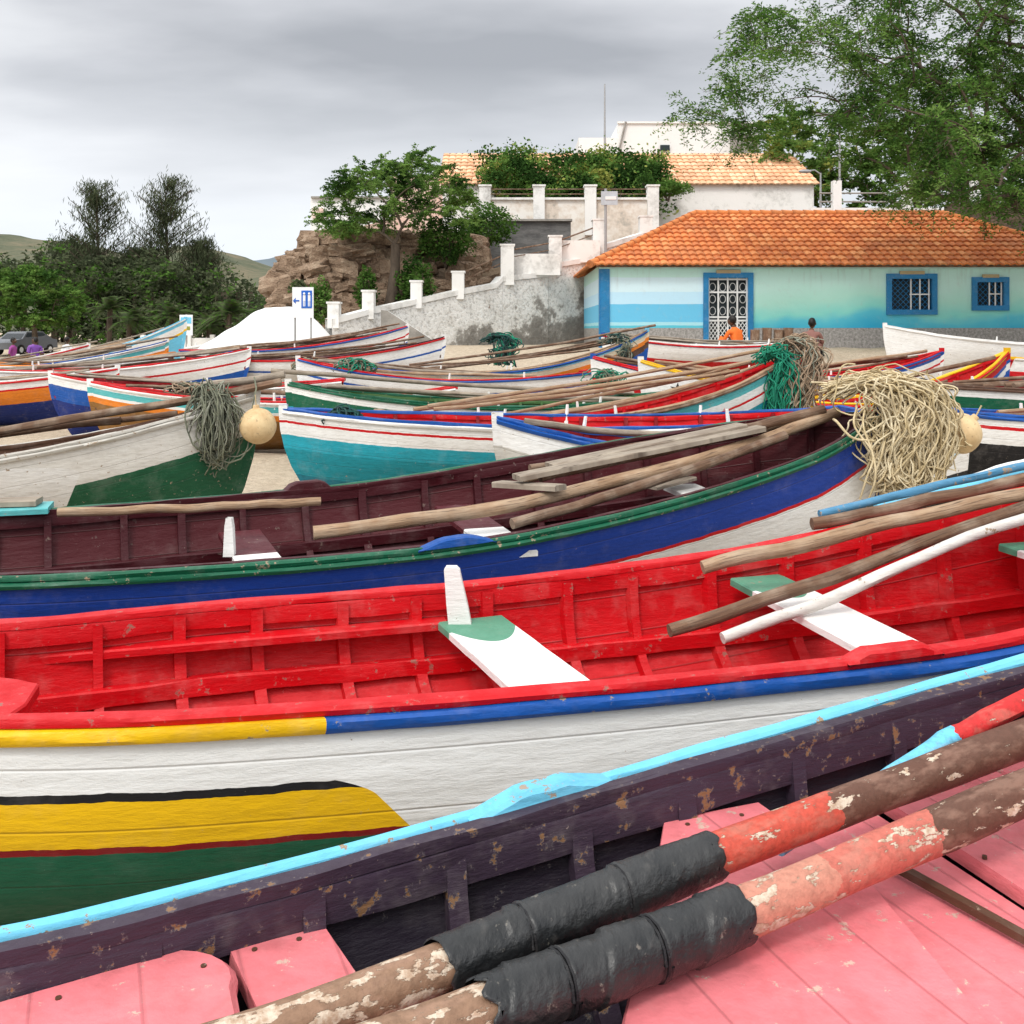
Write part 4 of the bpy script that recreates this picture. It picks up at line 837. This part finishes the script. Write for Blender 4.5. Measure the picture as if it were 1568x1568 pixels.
# white tarpaulin thrown over a boat
m_=MB(); tm=rough_mat('white_tarp',[(.3,(.66,.66,.64)),(.6,(.80,.80,.79))],.8,.3,.1); rows=[]
for i in range(61):
    f=i/60; x=-9.9+4.6*f; g=gz(x,30.4); rz_=(.25+1.5*min(1,f/.55)**.85-.10*max(0,(f-.5)/.3)-.95*max(0,(f-.80)/.2)**.9); row=[]
    for j in range(21):
        k=-1+2*j/20; y=30.6+k*(1.3-.2*f); z=g-.1+(rz_+.32-g*.45)*(1-abs(k)**1.2)+.07*noise.noise(Vector((x*2,k*3,0)))+.20*abs(noise.noise(Vector((x*1.9+k*1.6,k*.5,4))))*(1-abs(k))*abs(k)*4; row.append(Vector((x+.12*k,y,z)))
    rows.append(row)
m_.grid(rows,tm); m_.obj('white_tarpaulin',60)
# ------------------------------------------------------------ vegetation
def leaves(name,C,mats,par=None,ln=.10,wd=.035,flat=.5,seed=1,axis=None):
    rs=np.random.RandomState(seed); C=np.array(C,float); n=len(C)
    d=rs.normal(size=(n,3)); d[:,2]*=flat
    if axis is not None: d=d*.45+np.array(axis)
    d/=np.linalg.norm(d,axis=1)[:,None]; q=rs.normal(size=(n,3)); s=np.cross(d,q); s/=np.linalg.norm(s,axis=1)[:,None]
    L=(ln*rs.uniform(.6,1.4,n))[:,None]; W=(wd*rs.uniform(.6,1.3,n))[:,None]
    V=np.stack([C-d*L/2,C+s*W/2,C+d*L/2,C-s*W/2],1).reshape(-1,3)
    me=bpy.data.meshes.new(name); me.from_pydata(V.tolist(),[],np.arange(4*n).reshape(-1,4).tolist())
    for m in mats: me.materials.append(m)
    g=rs.normal(size=n)*.5; idx=[min(len(mats)-1,max(0,int((noise.noise(Vector(c)*1.1)+.5)*len(mats)*.999+e))) for c,e in zip(C,g)]
    me.polygons.foreach_set('material_index',idx); o=bpy.data.objects.new(name,me); COL.objects.link(o)
    if par: o.parent=par
    return o
lA=leafmat('leaf_dark',(.030,.070,.016),(.05,.11,.028)); lB=leafmat('leaf_mid',(.065,.14,.028),(.11,.21,.045)); lC=leafmat('leaf_light',(.13,.24,.05),(.20,.32,.085)); lD=leafmat('leaf_yellow',(.24,.28,.06),(.34,.36,.09))
lG=leafmat('leaf_greygreen',(.065,.085,.045),(.12,.14,.075)); lG2=leafmat('leaf_greydark',(.036,.050,.026),(.075,.09,.05)); bark=rough_mat('bark',[(.3,(.05,.036,.027)),(.7,(.15,.115,.085))],5,1,.05,vec=(1,1,.3))
def tree(name,base,fork,tips,mats,r0=.2,twigs=8,tl=.7,nl=20,droop=.25,ln=.1,wd=.035,seed=1,limbs=True,spread=.25,lr=.32):
    rr=random.Random(seed); e=empty(name); m_=MB(); base=Vector(base); fork=Vector(fork)
    mid=(base+fork)/2+Vector((rr.uniform(-.15,.15),rr.uniform(-.1,.1),0))*(fork-base).length*.3
    m_.tube(resample([tuple(base-Vector((0,0,.3))),tuple(mid),tuple(fork)],9),lambda f:r0*(1.15-.5*f),bark,n=10,rn=.2)
    L=[]; nodes=[fork]
    tips=[Vector(t) for t in tips]; tips.sort(key=lambda t:(t-fork).length)
    for t in tips:
        p=min(nodes,key=lambda q:(q-t).length+.35*(q-fork).length)
        d=(t-p); mp=p+d*.5+Vector((rr.gauss(0,.08),rr.gauss(0,.08),abs(rr.gauss(.08,.05))))*d.length
        rb=max(.010,r0*lr*(1-min(.95,(p-fork).length/((tips[-1]-fork).length*.8+.1))))
        if limbs: m_.tube(resample([tuple(p),tuple(mp),tuple(t)],6),lambda f:rb*(1-.55*f),bark,n=5,cap=False)
        nodes.append(t); nodes.append(mp)
        for k in range(twigs):
            dv=Vector((rr.gauss(0,1),rr.gauss(0,1),rr.gauss(0,.5))).normalized(); l=tl*rr.uniform(.5,1.3)
            if limbs and k%3==0: m_.tube([t,t+dv*l*.5-Vector((0,0,droop*.25*l)),t+dv*l-Vector((0,0,droop*l))],.006,bark,n=3,cap=False)
            for j in range(nl):
                f=rr.uniform(.1,1); q=t+dv*l*f-Vector((0,0,droop*l*f*f)); s=spread*tl*.4*(1.1-f*.5)
                L.append(q+Vector((rr.gauss(0,s),rr.gauss(0,s),rr.gauss(0,s*.5))))
    m_.obj('trunk_and_limbs',60,e); leaves('foliage',L,mats,e,ln,wd,seed=seed); return e
rr=random.Random(11); tips=[]
while len(tips)<150:
    a=rr.uniform(-1,1); b=rr.uniform(-1,1); 
    if a*a+b*b>1: continue
    h=math.sqrt(max(0,1-a*a*.9-b*b*.05))
    z=5.05+rr.uniform(.0,1)**.7*2.45*h+.25*a
    tips.append((-3.9+a*2.75,34.3+b*2.0,z))
tree('acacia_tree',(-4.05,34.0,2.7),(-3.9,34.1,4.6),tips,[lA,lB,lC,lC,lC],.2,9,.48,32,.2,.10,.045,2)
def prof(x,T):
    for a,b in zip(T,T[1:]):
        if a[0]<=x<=b[0]: return a[1]+(b[1]-a[1])*(x-a[0])/(b[0]-a[0])
LOW=[(4.6,7.7),(5.6,7.2),(6.2,6.9),(7.7,7.2),(9.05,6.6),(9.9,5.9),(10.6,5.2),(11.2,4.8),(13,4.9),(15.2,4.5),(20,4.5)]; TOP=[(4.6,8.2),(5.3,9.4),(6.6,10.3),(8,11.2),(12,12.5),(20,13)]
rr=random.Random(5); tips=[]
while len(tips)<460:
    x=4.6+12.8*rr.random()**.8; z=rr.uniform(4.4,12.3); y=27+rr.gauss(0,2)
    lo,hi=prof(x,LOW),prof(x,TOP)
    if not lo<z<hi: continue
    if noise.noise(Vector((x*.75,z*.95,y*.15+4)))<-.20 +.06*(x<9.5): continue
    tips.append((x*(1+(y-27)*.02),y,z))
tree('large_acacia_tree',(16.8,27.5,1.0),(16.0,27.3,5.3),tips,[lA,lB,lB,lC],.42,10,.85,30,.5,.12,.042,4,spread=.32,lr=.30)
def blob_tips(c,r,n,seed,low=-.5):
    rr=random.Random(seed); o=[]
    while len(o)<n:
        d=Vector((rr.uniform(-1,1),rr.uniform(-1,1),rr.uniform(low,1)))
        if d.length>1 or d.length<.35: continue
        o.append((c[0]+d.x*r[0],c[1]+d.y*r[1],c[2]+d.z*r[2]))
    return o
tree('acacia_tree',(14.5,50,6),(14.5,50,8.2),blob_tips((14.3,50,9.6),(3.6,2.5,3.0),75,3),[lB,lC,lC,lD],.25,8,.9,26,.2,.22,.11,5)
tree('acacia_tree',(19,48,6),(19,48,8),blob_tips((19.5,48,9.0),(4.5,2.5,3.2),80,8),[lA,lB,lB,lC],.25,8,.9,26,.2,.22,.11,6)
tree('acacia_tree',(22,44,6),(22,44,7.5),blob_tips((21.5,44,8.2),(3.8,2.5,2.4),60,9),[lA,lA,lB],.25,8,.9,24,.2,.2,.1,7)
rr=random.Random(21); L=[]
for k in range(270):
    x=rr.uniform(-1.4,6.9); z=rr.uniform(7.7,9.6) if rr.random()<.8 else rr.uniform(6.9,7.8); z+=.5*noise.noise(Vector((x*.8,0,0))); y=45.0+max(0,(z-8.2))*1.1+rr.uniform(-.5,.2)
    if x<.2 : z+=.3
    for j in range(75): L.append((x+rr.gauss(0,.28),y+rr.gauss(0,.2),z+rr.gauss(0,.22)))
e=empty('climbing_vine'); leaves('foliage',L,[lA,lA,lB,lC,lD],e,.16,.12,seed=9); 
m_=MB(); [m_.tube([(x,45.3,6),(x+.2,45.2,7),(x,45.4,8.5)],.04,bark,n=5) for x in (-.8,1.5,3.5,5.8)]; m_.obj('stems',60,e)
def bush(c,r,n,mats,seed,ln=.12,wd=.07,name='bush'):
    rr=random.Random(seed); L=[]
    for k in range(n):
        d=Vector((rr.gauss(0,1),rr.gauss(0,1),rr.gauss(0,1))).normalized()*rr.uniform(.3,1)**.5
        d=d*(1+.5*noise.noise(d*2.6+Vector((seed,0,0)))); L.append((c[0]+d.x*r[0],c[1]+d.y*r[1],c[2]+d.z*r[2]))
    e=empty(name); leaves('foliage',L,mats,e,ln,wd,seed=seed)
    m_=MB(); [m_.tube([(c[0],c[1],c[2]-r[2]-.2),(c[0]+rr.uniform(-.5,.5)*r[0],c[1]+rr.uniform(-.5,.5)*r[1],c[2]+r[2]*.4)],.03,bark,n=4) for _ in range(5)]; m_.obj('stems',60,e); return e
bush((-3.2,33.9,3.2),(.6,.5,1.0),3000,[lA,lB,lB],1); bush((-2.3,35.4,4.9),(1.0,.7,.8),4000,[lA,lB],2); bush((-.9,38,5.6),(1.0,.8,.8),3500,[lA,lB,lB],3)
bush((-6.1,32.6,2.6),(.4,.4,.7),1400,[lB,lC,lG],5); bush((-5.7,36.0,5.2),(.5,.5,.3),1000,[lB,lC,lD],6); bush((6.6,43.2,7.7),(1.0,.6,.35),2000,[lB,lC],8)
bush((-4.75,33.4,3.0),(.35,.4,.8),1500,[lA,lB],12); bush((5.6,43,7.6),(.5,.5,.8),1400,[lA,lB],14); bush((-7.0,33.6,3.1),(.3,.3,.3),500,[lG,lB],15)
def casuarina(x,y,h,w,seed):
    rr=random.Random(seed); e=empty('casuarina_tree'); m_=MB(); z0=.6; L=[]
    m_.tube([(x,y,z0),(x+.3,y,z0+h*.5),(x+.1,y,z0+h*.97)],lambda f:.22*(1-f)+.03,bark,n=6)
    for k in range(150):
        f=rr.uniform(.2,1); a=rr.uniform(0,6.28); l=w*(.25+1.0*(1-f)**.7)*rr.uniform(.4,1.2)*.62; z=z0+h*f
        d=Vector((math.cos(a),math.sin(a),.75)); p=Vector((x+.2,y,z-.3)); q=p+d*l; m_.tube([p,q],.03,bark,n=3,cap=False)
        for j in range(55):
            g=rr.uniform(.25,1.08); L.append(p+d*l*g+Vector((rr.gauss(0,.25),rr.gauss(0,.25),rr.gauss(0,.25))))
    m_.obj('trunk_and_limbs',60,e); leaves('foliage',L,[lG,lG2],e,.42,.06,seed=seed,axis=(.1,0,1.0))
casuarina(-32.6,80,12.3,5.2,1); casuarina(-27.2,80,12.8,5.4,2); casuarina(-29.8,81,7.5,4.5,3); casuarina(-35.5,82,8.2,5,4); casuarina(-24.5,80,8.0,4,6)
rr=random.Random(33); L=[]
for k in range(125):
    x=rr.uniform(-46,-17); y=rr.uniform(72,80); hmax=prof(max(-46,min(-16,x)),[(-46,8.2),(-38,7.8),(-30,7.6),(-25,7.0),(-21,6.2),(-18.5,5.0),(-16,3.8)])
    z=.8+rr.random()*(hmax-1.6); r=rr.uniform(.9,1.7)
    for j in range(320):
        d=Vector((rr.gauss(0,1),rr.gauss(0,1),rr.gauss(0,1))).normalized()*rr.uniform(.5,1)*r; d*=1+.4*noise.noise(d+Vector((k,0,0))); L.append((x+d.x,y+d.y,z+d.z))
e=empty('distant_tree_grove'); leaves('foliage',L,[lG2,lG,lG,lB],e,.38,.18,seed=3)
m_=MB(); [m_.tube([(x,75,.6),(x+rr.uniform(-.5,.5),75,4.5)],.13,bark,n=5) for x in [rr.uniform(-42,-18) for _ in range(26)]]; m_.obj('trunks',60,e)
tree('acacia_tree',(-28.0,60,.0),(-28.0,60,2.0),blob_tips((-28.2,60,3.3),(2.9,2.2,2.4),75,31),[lA,lB,lB,lC],.2,8,.8,26,.25,.22,.11,15)
def palm(x,y,h,r,seed,z0=.8):
    rr=random.Random(seed); e=empty('palm_tree'); m_=MB(); m_.tube([(x,y,z0-.6),(x+.1,y,z0+h)],.16,bark,n=7,rn=.2); m_.obj('trunk',60,e); m_=MB()
    for k in range(26):
        a=rr.uniform(0,6.28); el=rr.uniform(-.2,1.2); d=Vector((math.cos(a)*math.cos(el),math.sin(a)*math.cos(el),math.sin(el))); s=d.cross(Vector((0,0,1))).normalized()
        for j in range(24):
            f=(j+1)/24; p=Vector((x+.1,y,z0+h))+d*r*f-Vector((0,0,.5*r*f*f))
            for sg in (-1,1):
                q=p+s*sg*r*.28*(1-.6*f)+d*.15*r-Vector((0,0,.1*r)); m_.face([p,p+d*.05*r,q],rr.choice([lG,lB,lG]))
    m_.obj('fronds',0,e)
palm(-17.2,62,2.2,1.9,1,.5); palm(-15.6,60,1.3,1.6,2,.5); palm(-19,64,1.5,1.8,3,.5); palm(-24,64,1.8,1.8,4,.5); palm(-14.7,62,2.0,1.5,5,.5); palm(-26,66,2.6,1.8,6,.5); palm(-22,66,2.2,1.8,7,.5)
bush((-14.5,70,3.0),(3,2,2.2),5000,[lG2,lG,lA],40,.3,.14); bush((-11,66,2.2),(2.2,2,1.3),3000,[lG2,lG],41,.3,.12)
mb=MB(); hm=rough_mat('hill_scrub',[(.32,(.045,.06,.03)),(.5,(.10,.105,.06)),(.68,(.21,.16,.10))],.05,.6,2,detail=9)
HP=[(-900,70),(-400,58),(-250,48),(-208,43),(-186,38),(-157,41),(-141,40),(-125,35),(-113,31),(-100,35),(-88,41),(-60,44),(100,40),(900,50)]
rows=[]
for i in range(160):
    x=-420+ i*5.0; h=prof(x,HP); row=[]
    for j in range(14):
        f=j/13; y=240+260*f; z=1+(h-1)*ss(0,1,f)*(1+.25*noise.noise(Vector((x*.02,f*4,0)))*(1-f))+1.3*noise.noise(Vector((x*.08,f*7,2)))
        row.append(Vector((x*(.75+.25*f),y,z-(.0 if j else 6))))
    rows.append(row)
mb.grid(rows,hm); mb.obj('hills',180)
mb=MB(); hm2=rough_mat('far_hill',[(.3,(.12,.16,.19)),(.7,(.19,.22,.24))],.01,.3,2)
rows=[[Vector((x,900,-5)),Vector((x,960,1+ (62+26*math.exp(-((x+165)/60)**2)+10*noise.noise(Vector((x*.012,0,0))))))] for x in range(-900,900,12)]
mb.grid(rows,hm2); mb.obj('distant_mountain',180)
# ------------------------------------------------------------ people
def person(loc,face,shirt,pants,skin=(.10,.05,.03),pose='stand',sc=1.0,hairc=(.01,.008,.007)):
    e=empty('person'); J={}; S=[]
    def add(n,p,r,par=None):
        J[n]=(len(J),Vector(p),r)
        if par: S.append((J[par][0],J[n][0]))
    if pose=='stand':
        add('pel',(0,0,.95),.13); add('bel',(0,-.01,1.08),.12,'pel'); add('che',(0,0,1.30),.145,'bel'); add('nb',(0,0,1.46),.065,'che'); add('nk',(0,-.01,1.53),.055,'nb')
        for s,t in ((1,'r'),(-1,'l')):
            add('hip'+t,(.09*s,0,.90),.095,'pel'); add('kn'+t,(.10*s,-.03*s,.50),.06,'hip'+t); add('an'+t,(.10*s,.02,.09),.042,'kn'+t); add('to'+t,(.11*s,-.15,.04),.035,'an'+t)
            add('sh'+t,(.19*s,0,1.40),.06,'che'); add('el'+t,(.25*s,.03,1.12),.043,'sh'+t); add('wr'+t,(.27*s,-.07,.88),.028,'el'+t); add('pa'+t,(.27*s,-.09,.81),.03,'wr'+t)
        hd=Vector((0,-.02,1.65))
    else:
        add('pel',(0,0,.14),.14); add('bel',(0,-.05,.28),.13,'pel'); add('che',(0,-.12,.50),.145,'bel'); add('nb',(0,-.17,.65),.065,'che'); add('nk',(0,-.20,.71),.055,'nb')
        for s,t in ((1,'r'),(-1,'l')):
            add('hip'+t,(.10*s,-.05,.12),.1,'pel'); add('kn'+t,(.17*s,-.42,.42),.062,'hip'+t); add('an'+t,(.14*s,-.62,.08),.042,'kn'+t); add('to'+t,(.15*s,-.75,.04),.035,'an'+t)
            add('sh'+t,(.19*s,-.14,.58),.06,'che'); add('el'+t,(.24*s,-.27,.36),.043,'sh'+t); add('wr'+t,(.12*s,-.46,.44),.028,'el'+t); add('pa'+t,(.08*s,-.53,.44),.03,'wr'+t)
        hd=Vector((0,-.24,.82))
    for s,t in ((1,'r'),(-1,'l')):
        pa=J['pa'+t][1]; dr=(pa-J['wr'+t][1]).normalized(); sv=Vector((0,1,0)) if pose=='stand' else Vector((0,0,1))
        for k,l in enumerate((.06,.075,.08,.07)):
            b_=pa+sv*(.03-.02*k); add('f%d%s'%(k,t),b_+dr*l*.6,.009,'pa'+t); add('g%d%s'%(k,t),b_+dr*l+Vector((-.012*s,0,0)),.008,'f%d%s'%(k,t))
        add('th'+t,pa-sv*.045+dr*.02,.009,'pa'+t)
    me=bpy.data.meshes.new('body'); me.from_pydata([v[1] for v in J.values()],S,[]); o=bpy.data.objects.new('body',me); COL.objects.link(o); o.parent=e
    o.modifiers.new('s','SKIN'); sk=me.skin_vertices[0].data
    for (i,p,r) in J.values(): sk[i].radius=(r*(1.15 if r>.1 else 1),r*(.8 if r>.1 else 1)); 
    sk[0].use_root=True; o.modifiers.new('ss','SUBSURF').render_levels=2
    m,nt,b=newmat('clothes'); s_=node(nt,'ShaderNodeSeparateXYZ',{0:node(nt,'ShaderNodeTexCoord').outputs['Object']}); z=s_.outputs[2]
    hi,nk=(.93,1.48) if pose=='stand' else (.18,.67)
    c=mix(nt,mth(nt,'GREATER_THAN',z,hi),pants,shirt); c=mix(nt,mth(nt,'GREATER_THAN',z,nk),c,skin)
    if pose=='stand':
        arm=mth(nt,'MULTIPLY',mth(nt,'GREATER_THAN',mth(nt,'ABSOLUTE',s_.outputs[0]),.205),mth(nt,'LESS_THAN',z,1.16)); c=mix(nt,arm,c,skin)
        c=mix(nt,mth(nt,'LESS_THAN',z,.1),c,(.03,.03,.03))
    else:
        arm=mth(nt,'MULTIPLY',mth(nt,'LESS_THAN',s_.outputs[1],-.34),mth(nt,'GREATER_THAN',z,.33)); arm=mth(nt,'MULTIPLY',arm,mth(nt,'LESS_THAN',mth(nt,'ABSOLUTE',s_.outputs[0]),.12)); c=mix(nt,arm,c,skin)
    nt.links.new(c,b.inputs['Base Color']); b.inputs['Roughness'].default_value=.8; me.materials.append(m)
    h=MB(); sm=paint('skin%.2f'%skin[0],skin,0,dirt=0,bump=.02); hm_=paint('hair%.3f'%hairc[0],hairc,0,dirt=0)
    h.sph(hd,(.078,.098,.118),sm,18,14); h.sph(hd+Vector((0,.018,.022)),(.087,.102,.112),hm_,18,14,.06)
    h.sph(hd+Vector((0,-.07,-.01)),(.066,.035,.085),sm,12,10); h.sph(hd+Vector((0,-.107,-.018)),(.014,.018,.024),sm,8,6)
    for s in (1,-1):
        h.sph(hd+Vector((.03*s,-.098,.008)),(.013,.009,.008),pW,8,6); h.sph(hd+Vector((.03*s,-.106,.008)),.0055,pK,6,5); h.sph(hd+Vector((.082*s,0,-.01)),(.014,.022,.032),sm,8,6)
    h.sph(hd+Vector((0,-.1,-.058)),(.024,.008,.007),paint('lips',(.2,.05,.04),0),8,6); h.obj('head',180,e)
    e.location=loc; e.rotation_euler=(0,0,rad(face)); e.scale=(sc,)*3
for x,y,f,sh,pt in ((-18.6,40,200,(.16,.06,.30),(.05,.05,.10)),(-19.6,42,30,(.24,.10,.38),(.08,.05,.08)),(-17.6,40.5,160,(.65,.67,.7),(.05,.08,.2)),(-19.0,39.0,90,(.3,.06,.25),(.03,.03,.05))):
    person((x,y,gz(x,y)),f,sh,pt)
person((5.78,26.0,gz(5.78,26.0)+.05),215,(.80,.17,.03),(.03,.03,.04),pose='sit',sc=1.1); person((7.5,25.8,gz(7.5,25.8)+.02),150,(.25,.12,.10),(.03,.03,.04),pose='sit',sc=1.08)
m_=MB(); 
for k,x in enumerate((6.15,6.45,6.75,7.0)): m_.tube([(x,26,gz(x,26)-.05),(x+.02,26,gz(x,26)+.72+.05*(k%2))],.12,w_br,n=10,rn=.2)
m_.obj('wooden_stumps',60)
def car(x,y,col,rot):
    e=empty('parked_car'); m_=MB(); cp=paint('car%.2f%.2f'%(col[0],col[2]),col,0,rough=.25,dirt=.1); gl=paint('car_glass',(.02,.025,.03),0,rough=.15,dirt=0)
    pr=[(-2.1,.35),(-2.15,.75),(-1.9,.92),(-1.2,.98),(-.6,1.42),(.9,1.45),(1.6,1.0),(2.1,.92),(2.15,.4)]
    rows=[[Vector((px,s*(.82 if pz<1.1 else .66),pz)) for px,pz in pr] for s in (-1,1)]; m_.grid(rows,cp); m_.face(rows[0],cp); m_.face(rows[1][::-1],cp)
    for s in (-1,1): m_.face([(-1.05,s*.81,1.0),(1.4,s*.81,1.0),(.85,s*.69,1.38),(-.55,s*.69,1.36)],gl)
    m_.face([(-1.2,-.7,1.0),(-1.2,.7,1.0),(-.62,.6,1.40),(-.62,-.6,1.40)],gl)
    for wx in (-1.35,1.35):
        for s in (-1,1): m_.tube([(wx,s*.62,.32),(wx,s*.86,.32)],.32,pK,n=16); m_.tube([(wx,s*.85,.32),(wx,s*.875,.32)],.17,sw,n=12)
    m_.obj('body',30,e); e.location=(x,y,gz(x,y)-.02); e.rotation_euler=(0,0,rad(rot))
car(-30.5,64,(.16,.17,.19),78); car(-21.5,64,(.4,.02,.02),80)
m_=MB(); m_.box((-19,62,.8),(7,.15,.9),wp); [m_.box((-22.3+k*1.4,61.9,.9),(.25,.3,1.1),wp) for k in range(6)]; m_.obj('low_white_wall',0)
# ------------------------------------------------------------ sky, sun, camera
w=bpy.data.worlds.new('World'); scene.world=w; w.use_nodes=True; nt=w.node_tree; bg=nt.nodes['Background']
SE,SR=rad(52),rad(205)
sky=node(nt,'ShaderNodeTexSky',sky_type='NISHITA',sun_disc=False,sun_elevation=SE,sun_rotation=SR)
g=node(nt,'ShaderNodeTexCoord').outputs['Generated']; s=node(nt,'ShaderNodeSeparateXYZ',{0:g}); zz=mth(nt,'ADD',mth(nt,'MAXIMUM',s.outputs[2],0.0),.14)
px=mth(nt,'DIVIDE',s.outputs[0],zz); py=mth(nt,'DIVIDE',s.outputs[1],zz); cv=node(nt,'ShaderNodeCombineXYZ',{0:px,1:py,2:3.7}).outputs[0]
n1=noi(nt,stretch(nt,cv,(.6,.9,1)),1.0,4,.45); n2=noi(nt,stretch(nt,cv,(1,1.5,1)),2.2,5,.5)
cl=mth(nt,'ADD',mth(nt,'MULTIPLY',n1,.80),mth(nt,'MULTIPLY',n2,.20))
cl=mth(nt,'SUBTRACT',cl,mth(nt,'MULTIPLY',px,.045))
cc=ramp(nt,cl,[(.36,(3.0,3.12,3.35)),(.47,(4.3,4.4,4.65)),(.56,(5.7,5.8,6.0)),(.66,(7.2,7.3,7.4))])
up_=ramp(nt,s.outputs[2],[(.34,(1,1,1)),(.65,(1.9,1.9,1.86))]); cc=mix(nt,1.0,cc,up_,'MULTIPLY')
back=ramp(nt,mth(nt,'MULTIPLY',s.outputs[1],-1.0),[(0,(1,1,1)),(.5,(1.65,1.62,1.58))]); cc=mix(nt,1.0,cc,back,'MULTIPLY')
hz=ramp(nt,s.outputs[2],[(0.02,(5.9,6.4,7.0)),(.14,(6.8,7.0,7.3))]); cc=mix(nt,ramp(nt,s.outputs[2],[(.07,.95),(.25,0)]),cc,hz)
col=mix(nt,.95,sky.outputs[0],cc); nt.links.new(col,bg.inputs[0]); bg.inputs[1].default_value=.15
sl=bpy.data.lights.new('sun','SUN'); sl.energy=1.5; sl.angle=rad(12); sl.color=(1,.96,.90); so=bpy.data.objects.new('sun',sl); COL.objects.link(so)
dv=Vector((math.sin(SR)*math.cos(SE),math.cos(SR)*math.cos(SE),math.sin(SE))); so.rotation_euler=dv.to_track_quat('Z','Y').to_euler()
cam=bpy.data.cameras.new('camera'); co=bpy.data.objects.new('camera',cam); COL.objects.link(co); co.location=(0,0,1.75); co.rotation_euler=(rad(90),0,0)
cam.lens=36; cam.sensor_width=36; cam.shift_y=-.178; cam.clip_start=.05; cam.clip_end=3000; scene.camera=co
scene.view_settings.view_transform='Standard'; scene.view_settings.look='None'; scene.view_settings.exposure=0
